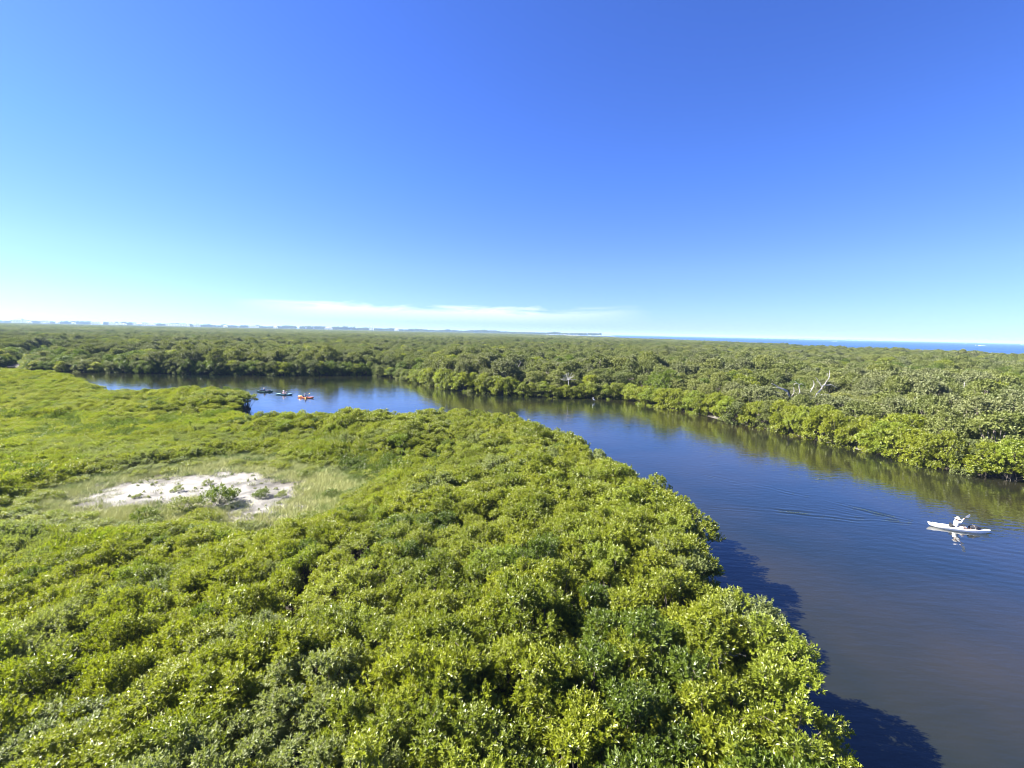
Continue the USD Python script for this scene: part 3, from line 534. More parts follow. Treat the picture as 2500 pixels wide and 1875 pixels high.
dead_tree('spreading pale dead tree with a tall forked trunk in the forest of the right bank', (52.6, 78.6, 0.3), 0.0, [
    ('trunk', [(-0.6, 0, -0.4), (-0.3, 0, 1.6), (0.8, 0, 3.4), (1.6, 0.1, 4.6), (2.3, 0.1, 5.6), (2.9, 0, 7.0), (2.8, 0, 8.0)], 0.17, 0.05),
    ('branch', [(0.8, 0, 3.4), (2.2, -0.3, 3.9), (4.2, -0.4, 3.6)], 0.11, 0.04), ('branch', [(1.9, 0.1, 5.0), (1.1, 0.2, 6.2), (0.6, 0.2, 6.8)], 0.08, 0.03),
    ('branch', [(2.3, 0.1, 5.4), (3.6, 0.3, 5.5), (4.6, 0.2, 5.0)], 0.08, 0.03), ('branch', [(0.0, 0.2, 4.2), (0.5, 0.2, 5.6), (0.2, 0.2, 6.2)], 0.08, 0.04), ('twig', [(2.9, 0, 6.6), (2.5, 0, 7.3), (2.4, 0, 7.6)], 0.04, 0.02)])
dead_tree('low sprawling pale dead tree left of the tall forked one on the right bank', (48.8, 78.6, 0.9), 0.0, [
    ('trunk', [(0.6, 0, -0.4), (0.2, 0, 2.6), (-0.6, 0, 3.8), (-1.6, 0.1, 4.2), (-3.2, 0.2, 4.9)], 0.18, 0.06), ('branch', [(-0.6, 0, 3.6), (-2.2, -0.2, 4.2), (-3.1, -0.3, 4.3)], 0.09, 0.03),
    ('branch', [(0.3, 0, 2.4), (0.9, 0.2, 3.6), (0.7, 0.2, 4.3)], 0.08, 0.03), ('branch', [(0.6, 0, 2.2), (2.0, 0.3, 3.4), (1.8, 0.4, 4.8), (1.0, 0.4, 5.4)], 0.10, 0.04),
    ('branch', [(1.8, 0.4, 4.8), (2.6, 0.4, 4.9)], 0.05, 0.03), ('twig', [(1.4, 0.4, 5.1), (1.0, 0.4, 4.9), (0.7, 0.4, 4.9)], 0.04, 0.02), ('branch', [(-0.2, 0, 3.0), (-1.8, -0.4, 3.3), (-3.0, -0.5, 3.6)], 0.06, 0.03)])
dead_tree('small grey dead tree near the right edge, one upright limb over a tangle', (64.2, 64.6, 0.3), 0.2, [
    ('trunk', [(0, 0, -0.3), (0.2, 0, 1.6), (0.5, 0, 2.8)], 0.10, 0.07), ('branch', [(0.2, 0, 2.2), (-0.1, 0, 3.4), (-0.5, 0, 4.9)], 0.09, 0.04), ('branch', [(0.5, 0, 2.8), (0.9, 0.1, 3.2), (1.6, 0.1, 3.4)], 0.05, 0.02),
    ('branch', [(0.2, 0, 2.4), (-0.6, 0, 2.9), (-0.9, 0, 3.0)], 0.05, 0.02), ('twig', [(0.5, 0, 2.8), (0.2, 0.2, 3.3)], 0.04, 0.02)])
dead_tree('short broken white limbs sticking out of the forest left of the fan-shaped dead tree', (1.0, 112.0, 0.3), 0.0, [
    ('trunk', [(0, 0, -0.3), (0.1, 0, 3.0), (0.5, 0, 5.0)], 0.13, 0.08), ('branch', [(0.4, 0, 4.6), (-0.3, 0, 5.6), (-0.9, 0, 5.4)], 0.09, 0.05), ('branch', [(0.5, 0, 4.8), (1.0, 0, 6.0), (0.6, 0, 6.7)], 0.09, 0.04), ('branch', [(0.2, 0, 3.6), (1.6, -0.2, 4.6), (2.8, -0.2, 5.2)], 0.06, 0.03)])
for x, y, s_ in ((11.7, 96.6, 0.62), (13.4, 96.9, 0.55)): instance('forest_tree', FRONT[0 if x < 12 else 2], (x, y, 0.05), 1.0 + x, (0.75, 0.75, s_), 'low green mangrove hiding the foot of the fan-shaped dead tree' if x < 12 else 'low olive green mangrove just right of the foot of the fan-shaped dead tree', 'mangrove')
for lab, loc, h in (('single white snag high in the forest at the far right', (77.6, 77.0, 0.3), 6.6), ('thin white stem standing in the forest right of the tall forked dead tree', (60.6, 78.0, 0.3), 6.0), ('leaning white stem among the trees left of the broken white limbs', (-7.0, 118.0, 0.3), 6.4)):
    dead_tree(lab, loc, 0.3, [('trunk', [(0, 0, -0.3), (0.1, 0, h * 0.5), (0.0, 0, h)], 0.11, 0.05), ('branch', [(0.1, 0, h * 0.75), (0.5, 0, h * 0.9), (0.7, 0, h * 0.92)], 0.05, 0.02)])
# bare pale limbs showing through the crown of the nearest trees
for lab, loc, rz, sd, sc in (('pale bare limbs showing through the yellow-green mangrove at the bottom right', (6.9, 13.0, 0.1), 2.3, 31, 0.97), ('bare grey twigs poking out of the canopy left of the bottom right tree', (4.6, 12.2, 0.2), 1.1, 32, 0.99)):
    t = thing('dead_tree', lab, 'dead tree', loc, rz); rng = np.random.default_rng(sd); top = np.array([0.25, 0.1, 3.5]) * sc
    obj('trunk', limb((0, 0, -0.3), [(0.1, 0.1, 2.4), tuple(top)], 0.035, 0.022, sd), 'old_twig', t, 50)
    for k in range(4):
        a = k * 1.7 + rng.random(); q = top + [0.3 * math.cos(a), 0.3 * math.sin(a), rng.uniform(0.2, 0.5)]; r = q + [rng.uniform(0.2, 0.5) * math.cos(a), rng.uniform(0.2, 0.5) * math.sin(a), rng.uniform(0.05, 0.3)]
        obj('branch', limb(tuple(top - [0, 0, 0.3 * rng.random()]), [q, r], 0.014, 0.006, sd + k), 'old_twig', t, 50); obj('twig', limb(tuple(q), [q + rng.normal(0, 0.18, 3) + [0, 0, 0.15]], 0.008, 0.004, sd + 9 + k), 'old_twig', t, 50)

# ------------------------------------------------------------------ people
def sph(p, r):
    return manifold3d.Manifold.sphere(r, 14).translate([float(x) for x in p])
def bone(a, b, ra, rb):
    return manifold3d.Manifold.batch_hull([sph(a, ra), sph(b, rb)])
def solid(parts, fine=0.03, passes=4):
    m = manifold3d.Manifold.batch_boolean(parts, manifold3d.OpType.Add).refine_to_length(fine).to_mesh()
    t = trimesh.Trimesh(np.array(m.vert_properties[:, :3]), np.array(m.tri_verts)); trimesh.smoothing.filter_taubin(t, iterations=passes); return M(t)
def hand(wrist, at, along, out):
    """Palm, four fingers and a thumb closed round a shaft that runs along ALONG through AT; OUT points from the shaft to the back of the hand."""
    along = unit(np.array(along, float)); out = unit(np.array(out, float) - along * np.dot(out, along)); side = np.cross(along, out); c = np.array(at, float); parts = [bone(np.array(wrist), c + out * 0.035, 0.028, 0.03)]
    parts.append(manifold3d.Manifold.batch_hull([sph(c + out * 0.034 + along * k, 0.016) for k in (-0.036, 0.036)] + [sph(c + out * 0.03 + side * 0.022 + along * k, 0.014) for k in (-0.034, 0.034)]))
    for k, (o, l) in enumerate(((-0.03, 0.85), (-0.01, 1.0), (0.01, 0.95), (0.03, 0.78))):
        pts = [c + along * o + 0.029 * (math.cos(a) * out + math.sin(a) * side) for a in (0.75, 0.75 + 1.1 * l, 0.75 + 2.0 * l, 0.75 + 2.8 * l)]
        parts += [bone(pts[i], pts[i + 1], 0.0095, 0.0088) for i in range(3)]
    pts = [c + along * 0.035 + out * 0.03, c + along * 0.03 - side * 0.028 + out * 0.012, c + along * 0.012 - side * 0.022 - out * 0.018]
    return parts + [bone(pts[i], pts[i + 1], 0.011, 0.0095) for i in range(2)]
def paddler(label, loc, rz, shirt, hat, shorts, hands, lean=0.06, brim=0.17):
    """Seated, legs forward, facing local +x; hands: ((left hand), (right hand)) on the paddle shaft."""
    t = thing('person', label, 'person', loc, rz); V = lambda *p: np.array(p, float)
    hip, waist, chest, neck, head = V(0, 0, 0.13), V(lean * 0.4, 0, 0.32), V(lean, 0, 0.50), V(lean + 0.02, 0, 0.66), V(lean + 0.05, 0, 0.80)
    legs, arms, sleeves, pants, fists = [], [], [], [], []
    shaft = unit(V(*hands[1]) - V(*hands[0]))
    for s, h in ((1, hands[0]), (-1, hands[1])):
        h = V(*h); sh = chest + V(0, 0.19 * s, 0.09); kn, an = V(0.43, 0.17 * s, 0.29), V(0.80, 0.13 * s, 0.09)
        legs += [bone(hip + V(0, 0.1 * s, 0), kn, 0.088, 0.058), bone(kn, an, 0.056, 0.038), bone(an, an + V(0.05, 0.02 * s, 0.13), 0.036, 0.026)]
        pants += [bone(hip + V(0, 0.1 * s, 0), kn - V(0.06, 0, 0.02), 0.098, 0.075)]
        out = unit(sh - h); el = (sh + h) / 2 + V(-0.05, 0.12 * s, -0.10); wr = h + out * 0.075
        arms += [bone(sh, el, 0.052, 0.04), bone(el, wr, 0.039, 0.027)]; sleeves += [bone(sh, el, 0.064, 0.052), bone(el, wr + out * 0.02, 0.051, 0.040)]; fists += hand(wr, h, shaft * -s, out)
    torso = [manifold3d.Manifold.batch_hull([sph(hip + V(0, 0.08, 0), 0.1), sph(hip - V(0, 0.08, 0), 0.1), sph(waist + V(0, 0.07, 0), 0.09), sph(waist - V(0, 0.07, 0), 0.09)]),
             manifold3d.Manifold.batch_hull([sph(waist + V(0, 0.07, 0), 0.09), sph(waist - V(0, 0.07, 0), 0.09), sph(chest + V(0, 0.13, 0.05), 0.085), sph(chest - V(0, 0.13, -0.05), 0.085)])]
    face = [bone(chest + V(0, 0, 0.1), neck, 0.07, 0.055), bone(neck, head - V(0, 0, 0.03), 0.052, 0.06), manifold3d.Manifold.batch_hull([sph(head + V(-0.015, 0, 0.035), 0.088), sph(head + V(0.035, 0, -0.06), 0.05), sph(head + V(0.02, 0, 0.0), 0.08)]),
            bone(head + V(0.095, 0, 0.005), head + V(0.115, 0, -0.025), 0.012, 0.014)] + [sph(head + V(0, 0.088 * s, -0.005), 0.022) for s in (1, -1)]
    obj('body', solid(torso + legs + arms + face + fists, 0.02, 3), 'skin', t, True)
    obj('shirt', solid([manifold3d.Manifold.batch_hull([sph(waist + V(0, 0.075, -0.06), 0.104), sph(waist - V(0, 0.075, 0.06), 0.104), sph(chest + V(0, 0.135, 0.05), 0.097), sph(chest - V(0, 0.135, -0.05), 0.097)]), bone(chest + V(0, 0, 0.11), neck - V(0, 0, 0.06), 0.08, 0.068)] + sleeves), shirt, t, True)
    obj('shorts', solid([manifold3d.Manifold.batch_hull([sph(hip + V(0, 0.085, 0), 0.11), sph(hip - V(0, 0.085, 0), 0.11), sph(waist + V(0, 0.07, -0.1), 0.1), sph(waist - V(0, 0.07, 0.1), 0.1)])] + pants), shorts, t, True)
    prof = np.array([(0, 0.125), (0.05, 0.122), (0.085, 0.10), (0.102, 0.03), (0.108, 0.025), (brim, 0.0), (brim + 0.004, -0.008), (0.104, 0.012), (0.096, 0.03), (0.0, 0.105)])
    v, f = M(trimesh.creation.revolve(prof, sections=20)); obj('hat', (v + head + V(0.0, 0, 0.035), f), hat, t, True)
    obj('hair', solid([manifold3d.Manifold.batch_hull([sph(head + V(-0.03, 0, 0.0), 0.089), sph(head + V(-0.05, 0, -0.05), 0.055)])]), 'hair', t, True)
    for s in (1, -1): obj('eye', M(trimesh.creation.icosphere(1, 0.011).apply_translation(head + V(0.083, 0.033 * s, 0.012))), 'black_plastic', t)
    obj('mouth', box(*(np.array([head[0] + 0.078, head[0] + 0.088, -0.02, 0.02, head[2] - 0.058, head[2] - 0.050]))), 'pink_cloth', t)
    return t
def kayak(label, loc, rz, L, B, hull, deck, group):
    t = thing('kayak', label, 'kayak', loc, rz, group); n = 41; u = np.linspace(-1, 1, n); secs = []
    for s in u:
        w = max(B / 2 * (1 - abs(s) ** 2.6), 0.012); keel = -0.10 + 0.17 * abs(s) ** 4; sheer = 0.17 + 0.13 * abs(s) ** 2.5; top = sheer + 0.045 * (1 - abs(s)); well = 0.17 * np.clip((0.42 - abs(s + 0.03)) / 0.06, 0, 1)
        ring = [(0, keel), (0.55 * w, keel + 0.012), (0.9 * w, keel + 0.09), (w, sheer - 0.05), (0.97 * w, sheer), (0.80 * w, top), (0.68 * w, top - well), (0.3 * w, top - well)]
        ring += [(-a, b) for a, b in ring[::-1][:-1]]; secs.append([(s * L / 2 + np.sign(s) * abs(s) ** 6 * 0.55 * (b - 0.2), a, b) for a, b in ring])
    V = np.array(secs); m = V.shape[1]; V = V.reshape(-1, 3); i, j = np.meshgrid(np.arange(n - 1), np.arange(m), indexing='ij')
    q = np.stack([i * m + j, (i + 1) * m + j, (i + 1) * m + (j + 1) % m, i * m + (j + 1) % m], -1).reshape(-1, 4); deckq = (np.arange(len(q)) % m >= 4) & (np.arange(len(q)) % m <= 9)
    ends = [[0, k + 1, k] for k in range(1, m - 1)] + [[(n - 1) * m, (n - 1) * m + k, (n - 1) * m + k + 1] for k in range(1, m - 1)]
    tri = lambda qq: np.vstack([qq[:, [0, 1, 2]], qq[:, [0, 2, 3]]])
    obj('hull', (V, np.vstack([tri(q[~deckq]), ends])), hull, t, 40); obj('deck', (V, tri(q[deckq])), deck, t, 40)
    obj('seat', join([box(-0.42, 0.02, -0.2, 0.2, 0.03, 0.09, 0.02), box(-0.47, -0.41, -0.2, 0.2, 0.06, 0.42, 0.02)]), 'black_plastic', t)
    for s in (1, -1): obj('handle', tube([(s * L * 0.43, -0.05, 0.30), (s * L * 0.435, 0, 0.335), (s * L * 0.43, 0.05, 0.30)], 0.012, 6), 'black_plastic', t)
    obj('foot_rest', box(0.72, 0.76, -0.24, 0.24, 0.05, 0.13, 0.01), 'black_plastic', t)
    return t
def paddle(label, a, b, blade):
    """a, b: tips in world coordinates."""
    a, b = np.array(a, float), np.array(b, float); t = thing('kayak_paddle', label, 'paddle', (0, 0, 0)); d = unit(b - a); obj('shaft', tube([a + d * 0.3, b - d * 0.3], 0.016, 8), 'black_plastic', t)
    s = unit(np.cross(d, [0.3, 0.2, 1])); nrm = np.cross(d, s)
    for p, e in ((a, 1), (b, -1)):
        k = np.linspace(0, 1, 9); w = 0.09 * np.sin(np.pi * np.clip(k * 0.86 + 0.1, 0, 1)) ** 0.7; c = p + np.outer(k * 0.46, d * e) + np.outer(0.03 * np.sin(np.pi * k), nrm)
        ring = [c + np.outer(w, s), c + np.outer(np.full(9, 0.008), nrm), c - np.outer(w, s), c - np.outer(np.full(9, 0.008), nrm)]; v = np.stack(ring, 1).reshape(-1, 3)
        i, j = np.meshgrid(np.arange(8), np.arange(4), indexing='ij'); q = np.stack([i * 4 + j, i * 4 + (j + 1) % 4, (i + 1) * 4 + (j + 1) % 4, (i + 1) * 4 + j], -1).reshape(-1, 4)
        obj('blade', (v, np.vstack([q, [[0, 1, 2, 3], [35, 34, 33, 32]]])), blade, t, 40)
def local(loc, rz, p):
    c, s = math.cos(rz), math.sin(rz); return (loc[0] + c * p[0] - s * p[1], loc[1] + s * p[0] + c * p[1], loc[2] + p[2])
def crew(loc, rz, L, kl, hull, deck, pl, shirt, hat, shorts, pad, blade, hands, tips, lean=0.06, kg=None):
    kayak(kl, loc, rz, L, 0.76, hull, deck, kg); paddler(pl, local(loc, rz, (-0.2, 0, 0.0)), rz, shirt, hat, shorts, hands, lean)
    paddle(pad, local(loc, rz, (tips[0][0] - 0.2, *tips[0][1:])), local(loc, rz, (tips[1][0] - 0.2, *tips[1][1:])), blade)
def grip(tips, a, b):
    p, q = np.array(tips[0], float), np.array(tips[1], float); return tuple(p + (q - p) * a), tuple(p + (q - p) * b)
T1 = ((0.2, 0.80, -0.2), (0.52, -0.46, 1.38))
crew((33.2, 31.95, 0.0), math.radians(-21), 3.55, 'white kayak moving right on the open river at the right', 'white_plastic', 'white_plastic', 'person in white shirt and white sun hat paddling the white kayak, one arm raised', 'white_cloth', 'white_cloth', 'tan_cloth',
     'paddle lifted by the person in the white kayak', 'white_plastic', grip(T1, 0.36, 0.70), T1)
bg = thing('dry_bag', 'black bag lying on the front deck of the white kayak', 'bag', local((33.2, 31.95, 0.2), math.radians(-21), (0.95, 0.02, 0)), math.radians(-21 + 8))
obj('sack', solid([manifold3d.Manifold.batch_hull([sph((-0.3, 0, 0.12), 0.12), sph((0.28, 0, 0.1), 0.10), sph((0, 0.08, 0.14), 0.13), sph((0, -0.08, 0.12), 0.12)])]), 'black_cloth', bg, True)
obj('strap', tube([(-0.1, -0.2, 0.08), (-0.1, -0.1, 0.26), (-0.1, 0.1, 0.27), (-0.1, 0.21, 0.1)], 0.012, 5), 'grey_twig', bg)
T2 = ((0.75, 1.05, 0.30), (0.35, -0.95, 0.75)); T3 = ((0.35, 1.0, 0.75), (0.75, -0.95, 0.15)); T4 = ((0.45, 1.0, 0.85), (0.7, -1.0, 0.05))
crew((-52.7, 95.2, 0.0), math.radians(4), 3.45, 'dark green kayak, leftmost of the three near the far bank', 'dark_green_plastic', 'dark_green_plastic', 'person in dark clothes and pale hat in the dark green kayak', 'navy_cloth', 'tan_cloth', 'black_cloth',
     'paddle held by the person in the dark green kayak', 'black_plastic', grip(T2, 0.34, 0.66), T2, kg='three distant kayaks')
crew((-46.8, 91.7, 0.0), math.radians(-2), 3.5, 'dark teal kayak with pale deck, middle of the three near the far bank', 'teal_plastic', 'pale_teal', 'person in pale pink shirt and white hat in the dark teal kayak', 'pink_cloth', 'white_cloth', 'black_cloth',
     'paddle held by the person in the dark teal kayak', 'black_plastic', grip(T3, 0.34, 0.66), T3, kg='three distant kayaks')
crew((-40.8, 88.3, 0.0), math.radians(-10), 3.5, 'orange kayak with a yellowish stern, rightmost of the three near the far bank', 'orange_plastic', 'orange_plastic', 'person in slate blue shirt and grey hat in the orange kayak', 'slate_cloth', 'slate_cloth', 'black_cloth',
     'paddle held by the person in the orange kayak', 'yellow_plastic', grip(T4, 0.34, 0.66), T4, kg='three distant kayaks')
for lab, kloc, krz, x, m in (('dark gear bag on the front of the dark green kayak', (-52.7, 95.2, 0.2), 4, 0.95, 'black_cloth'), ('dark gear bag on the back of the dark green kayak', (-52.7, 95.2, 0.2), 4, -0.85, 'black_cloth'), ('yellowish cover lying on the stern of the orange kayak', (-40.8, 88.3, 0.2), -10, -1.15, 'yellow_plastic')):
    b = thing('gear_bag', lab, 'bag', local(kloc, math.radians(krz), (x, 0, 0)), math.radians(krz)); sc = 1.35 if 'cover' in lab else 1
    obj('sack', solid([manifold3d.Manifold.batch_hull([sph((-0.2 * sc, 0, 0.1), 0.13), sph((0.2 * sc, 0, 0.08), 0.1), sph((0, 0.08, 0.12), 0.13), sph((0, -0.08, 0.12), 0.13)])]), m, b, True)
    obj('strap', tube([(0, -0.2, 0.08), (0, -0.1, 0.24), (0, 0.1, 0.25), (0, 0.21, 0.1)], 0.012, 5), 'black_plastic', b)

# ------------------------------------------------------------------ the egret at the water's edge
def chain(pts, rs):
    return [bone(pts[i], pts[i + 1], rs[i], rs[i + 1]) for i in range(len(pts) - 1)]
e = thing('egret', 'tall white egret standing at the water edge of the far bank', 'bird', (16.75, 90.9, 0.0), math.radians(205))
obj('body', solid([manifold3d.Manifold.batch_hull([sph((0.12, 0, 0.52), 0.085), sph((-0.05, 0, 0.47), 0.10), sph((-0.24, 0, 0.40), 0.045), sph((-0.36, 0, 0.36), 0.015)])] + chain([(0.14, 0, 0.55), (0.24, 0, 0.66), (0.18, 0, 0.80), (0.17, 0, 0.92), (0.24, 0, 0.98)], [0.06, 0.035, 0.027, 0.026, 0.038]) + [bone((0.24, 0, 0.98), (0.30, 0, 0.975), 0.038, 0.02)]), 'feather', e, True)
obj('beak', M(trimesh.creation.cone(0.014, 0.15, sections=8).apply_transform(trimesh.transformations.rotation_matrix(math.pi / 2, [0, 1, 0])).apply_translation((0.31, 0, 0.97))), 'beak', e)
for s in (1, -1): obj('leg', join([tube([(-0.04, 0.045 * s, 0.42), (-0.07, 0.045 * s, 0.22), (-0.03, 0.045 * s, -0.12)], [0.014, 0.011, 0.009], 6), tube([(-0.03, 0.045 * s, -0.1), (0.06, 0.05 * s, -0.12)], 0.008, 5)]), 'bird_leg', e)
for s in (1, -1): obj('wing', solid([manifold3d.Manifold.batch_hull([sph((0.08, 0.075 * s, 0.53), 0.03), sph((-0.12, 0.085 * s, 0.45), 0.035), sph((-0.38, 0.03 * s, 0.37), 0.012)])]), 'feather', e, True)

# ------------------------------------------------------------------ the far shore, its buildings, islands and boats
def strip(name, x0, x1, y0, y1, z, label, mat='beach'):
    xs = np.linspace(x0, x1, 40); rngs = np.random.default_rng(5); w = (y1 - y0) * 0.5; yc = (y0 + y1) / 2 + rngs.normal(0, 20, 40); h = w * np.sin(np.pi * np.linspace(0.03, 0.97, 40)) ** 0.35
    v = np.vstack([np.stack([xs, yc - h, np.full(40, -0.5)], 1), np.stack([xs, yc - h * 0.94, np.full(40, z)], 1), np.stack([xs, yc + h * 0.94, np.full(40, z)], 1), np.stack([xs, yc + h, np.full(40, -0.5)], 1)]); i = np.arange(39); q = np.vstack([np.stack([a * 40 + i, a * 40 + i + 1, (a + 1) * 40 + i + 1, (a + 1) * 40 + i], 1) for a in range(3)])
    tag(obj(name, (v, q), mat), label, name.replace('_', ' '), kind='structure')
FY = 3600.0
strip('far_shore', -5600, 800, FY - 160, FY + 320, 1.2, 'pale low shore on the horizon beyond the forest')
strip('far_island', 5000, 6800, 8200, 8700, 1.5, 'thin low island on the horizon out in the bay')
fpx = lambda px: (px - 1250) / FOCAL * FY
rng = np.random.default_rng(77); pts = []
for px in np.arange(-300, 1466, 2.6):
    lump = hue(px, 0.0, 0.035); s = (2.8 if px < 1000 else 2.5) + 2.0 * max(lump - 0.35, 0) * 2.0 + rng.uniform(-0.3, 0.5)
    if px > 1250: s *= 0.95
    s *= 1.15
    pts.append((fpx(px), FY + rng.uniform(-60, 160), 0.8 - 1.3 * s, rng.integers(4) * 1.57, rng.uniform(0.5, 0.9), s, rng.integers(3)))
for px in np.arange(835, 874, 2.5): pts.append((fpx(px), FY + rng.uniform(-80, 0), -5.0, rng.integers(4) * 1.57, 0.45, rng.uniform(4.2, 6.2), rng.integers(2)))
for px in np.arange(738, 773, 3): pts.append((fpx(px), FY + rng.uniform(-80, 0), -5.0, rng.integers(4) * 1.57, 0.5, rng.uniform(4.0, 4.8), rng.integers(2)))
scatter('far_tree_line', PATCH, pts, 'blue-grey tree line along the far shore on the horizon', 'trees')
pts = [(x, 8440 + rng.uniform(-60, 60), -2.0, rng.integers(4) * 1.57, 1.6, rng.uniform(1.4, 3.2), rng.integers(2)) for x in np.arange(5050, 6750, 38)]
scatter('island_trees', PATCH, pts, 'trees on the thin island on the horizon at right', 'trees')
def building(label, px, wpx, top, y=FY - 100, dep=24, tower=0, roofed=False):
    """Wall block with window bands, a projecting roof slab, and a stair tower or a pitched roof."""
    W = wpx * FY / FOCAL; b = thing('far_building', label, 'building', (fpx(px), y, 1.0), 0.0)
    obj('wall', box(-W / 2, W / 2, 0, dep, -1.5, top, 0.4), 'pale_wall', b)
    if roofed:
        v = np.array([(-W / 2 - 1, -1, top + 0.05), (W / 2 + 1, -1, top + 0.05), (W / 2 + 1, dep + 1, top + 0.05), (-W / 2 - 1, dep + 1, top + 0.05), (-W / 2 + 3, dep / 2, top + 3.4), (W / 2 - 3, dep / 2, top + 3.4)])
        obj('roof', (v, np.array([(0, 1, 5), (0, 5, 4), (2, 3, 4), (2, 4, 5), (1, 2, 5), (3, 0, 4), (0, 2, 1), (0, 3, 2)])), 'roof', b)
    else: obj('roof', box(-W / 2 - 0.6, W / 2 + 0.6, -0.6, dep + 0.6, top + 0.02, top + 0.7, 0.1), 'pale_wall', b)
    nf = max(1, int(top / 3.4)); nc = max(2, min(8, int(W / 9)))
    for f in range(nf):
        for c in range(nc):
            x = -W / 2 + (c + 0.5) * W / nc; obj('window', box(x - W / nc * 0.3, x + W / nc * 0.3, -0.12, -0.02, f * 3.4 + 1.0, f * 3.4 + 2.5), 'window_glass', b)
    for k in range(tower):
        x = W * (0.28 if k else -0.1); obj('roof_tower', box(x - 3.5, x + 3.5, 4, dep - 4, top + 0.75, top + 9 + 2 * k, 0.3), 'pale_wall', b)
for a in (('largest pale apartment block on the left horizon, with two roof towers', 80, 29, 27.0, FY - 100, 30, 2), ('low white house at the far left end of the horizon', 5, 10, 15.5, FY - 100, 20, 0, True), ('white house left of the largest apartment block', 27, 6, 14.5, FY - 120, 16, 0, True),
          ('white house just right of the largest apartment block', 110, 8, 14.0, FY - 110, 16, 0, True), ('flat pale block second right of the largest apartment block', 143, 15, 18.0, FY - 100), ('small white house on the left horizon before a treed gap', 176, 7, 14.5, FY - 110, 16, 0, True),
          ('small pale house alone in the treed gap of the left horizon', 214, 7, 14.5, FY - 110, 16, 0, True), ('pale mid-rise block right of the treed gap', 262, 17, 21.0, FY - 100), ('long pale block with a stair tower on the left horizon', 308, 24, 19.5, FY - 100, 24, 1), ('small white house left of the longest low block', 336, 8, 14.0, FY - 120, 16, 0, True),
          ('longest low pale block on the left horizon', 372, 44, 19.0, FY - 90), ('bright white house in front of the longest low block', 384, 10, 15.5, FY - 160, 16, 0, True), ('bright white house right of the longest low block', 414, 10, 14.0, FY - 160, 16, 0, True), ('wide pale block above the left end of the river', 452, 52, 20.0, FY - 80, 24),
          ('pale block with a small stair tower beside the widest block', 502, 12, 22.0, FY - 100, 22, 1), ('small white house on the horizon above the three kayaks', 572, 8, 15.0, FY - 110, 16, 0, True), ('pale block on the horizon right of the three kayaks', 636, 22, 19.5, FY - 100), ('white house at the left foot of the cloud', 690, 9, 14.0, FY - 110, 16, 0, True),
          ('wide pale block under the middle of the cloud', 755, 34, 18.0, FY - 60), ('white house left of the dark tree clump on the horizon', 815, 16, 15.0, FY - 110, 16, 0, True), ('pale tower block beside the dark tree clump on the horizon', 915, 10, 24.0, FY - 100, 20, 1), ('white house right of the tower block under the cloud', 975, 9, 16.0, FY - 110, 16, 0, True)):
    building(*a)
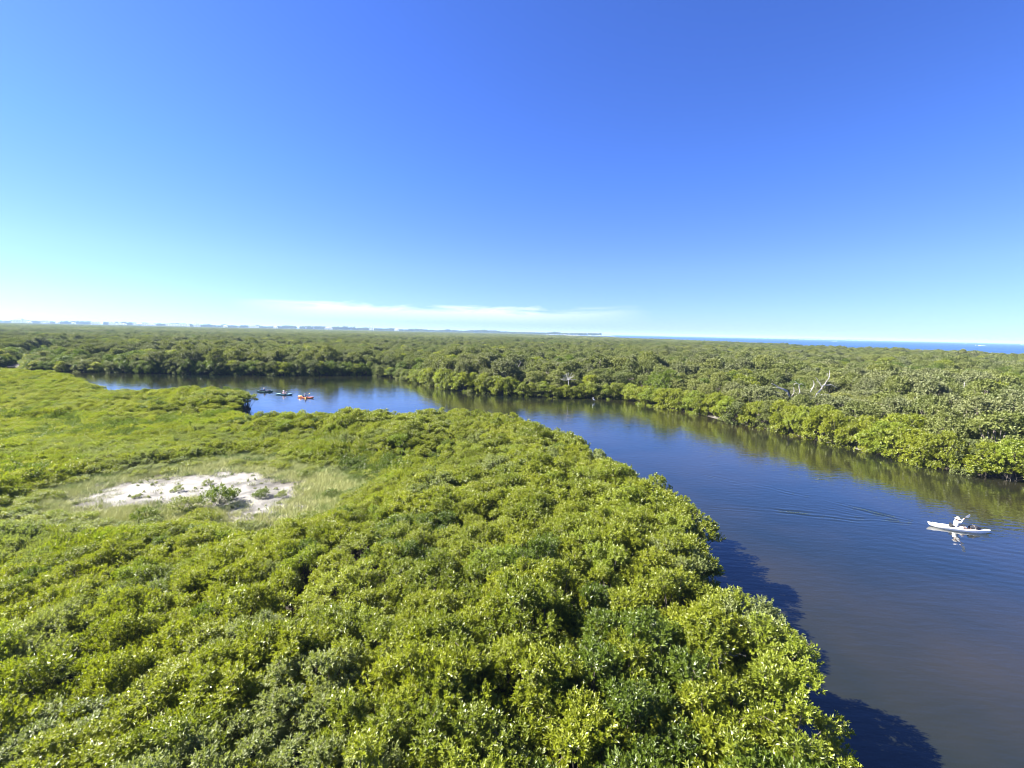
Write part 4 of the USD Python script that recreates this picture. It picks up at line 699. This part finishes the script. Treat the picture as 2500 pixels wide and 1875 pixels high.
def boat(label, x, y, rz, L, sail=False):
    b = thing('sail_boat' if sail else 'motor_boat', label, 'boat', (x, y, 0), rz); B = L * 0.3
    v, f = [], []; n = 9
    for i in range(n):
        s = i / (n - 1); w = B / 2 * (1 - s ** 3) + 0.02; z = 0.11 * L * (1 + 0.5 * s ** 2)
        v += [(s * L - L / 2, -w, z), (s * L - L / 2, -w * 0.7, -0.2 + 0.15 * L * s ** 4 * 0.4), (s * L - L / 2, w * 0.7, -0.2 + 0.15 * L * s ** 4 * 0.4), (s * L - L / 2, w, z)]
    for i in range(n - 1):
        for j in range(4): f.append((i * 4 + j, i * 4 + (j + 1) % 4, (i + 1) * 4 + (j + 1) % 4, (i + 1) * 4 + j))
    f += [(0, 3, 2, 1), (n * 4 - 4, n * 4 - 3, n * 4 - 2, n * 4 - 1)]; obj('hull', (np.array(v), np.array(f)), 'white_plastic', b, 40)
    if sail:
        obj('mast', tube([(0, 0, 0), (0, 0, L * 1.4)], 0.08, 6), 'white_plastic', b); obj('sail', (np.array([(-0.1, 0.02, L * 0.2), (-L * 0.45, 0.3, L * 0.2), (-0.1, 0.02, L * 1.35), (-0.1, 0.06, L * 0.2), (-L * 0.45, 0.34, L * 0.2), (-0.1, 0.06, L * 1.35)]), np.array([(0, 1, 2), (3, 5, 4)])), 'white_cloth', b)
    else:
        obj('cabin', box(-L * 0.12, L * 0.18, -B * 0.32, B * 0.32, 0.11 * L, 0.11 * L + 1.7, 0.15), 'white_plastic', b); obj('windscreen', box(L * 0.185, L * 0.2, -B * 0.28, B * 0.28, 0.11 * L + 0.7, 0.11 * L + 1.5), 'window_glass', b); obj('engine', box(-L * 0.56, -L * 0.5, -0.4, 0.4, 0.1, 1.2, 0.1), 'black_plastic', b)
def foam_trail(label, x, y, rz, L, w):
    t = np.linspace(0, 1, 24); r = np.random.default_rng(int(L)); hw = w * (0.25 + 0.75 * t ** 0.6) * (1 - 0.6 * t) * r.uniform(0.8, 1.2, 24); v = np.vstack([np.stack([-t * L, hw, 0.25 * (1 - t)], 1), np.stack([-t * L, np.zeros(24), 0.9 * (1 - t) + 0.05], 1), np.stack([-t * L, -hw, 0.25 * (1 - t)], 1)])
    i = np.arange(23); q = np.vstack([np.stack([a * 24 + i, a * 24 + i + 1, (a + 1) * 24 + i + 1, (a + 1) * 24 + i], 1) for a in range(2)]); tag(obj('wake_foam', moved((v, q), (x, y, 0.02), rz), 'foam'), label, 'foam', kind='stuff')
for lab, x, y, rz, L, sail in (('white motor boat trailing foam, nearest boat on the bay at far right', 1830, 1790, math.radians(176), 10, False), ('small white boat near the horizon left of the island end', 1990, 2790, math.radians(10), 11, False),
                               ('small white sail boat on the horizon at far right', 3700, 3700, 0.4, 12, True), ('tiny white boat near the right end of the horizon', 3560, 3180, math.radians(190), 11, False)):
    boat(lab, x, y, rz, L, sail)
    if not sail: foam_trail('white foam behind the ' + ('motor boat at far right' if L == 10 else 'small boat on the bay'), x - math.cos(rz) * L * 0.5, y - math.sin(rz) * L * 0.5, rz, 42 if L == 10 else 30, 6 if L == 10 else 4)

# ------------------------------------------------------------------ the air between
if HAZE:
    hz = usdkit.material(stage, '/World/Looks/haze', {'v': ('principled_volume', {'color': (0.38, 0.58, 0.86), 'density': HAZE, 'anisotropy': 0.0})}, [], volume='v.volume')
    m = usdkit.mesh(stage, '/World/haze', box(-9600, 9600, -400, 9900, -2.5, 42.0), hz); tag(m, 'thin blue summer haze over the forest and the bay', 'haze', kind='stuff')
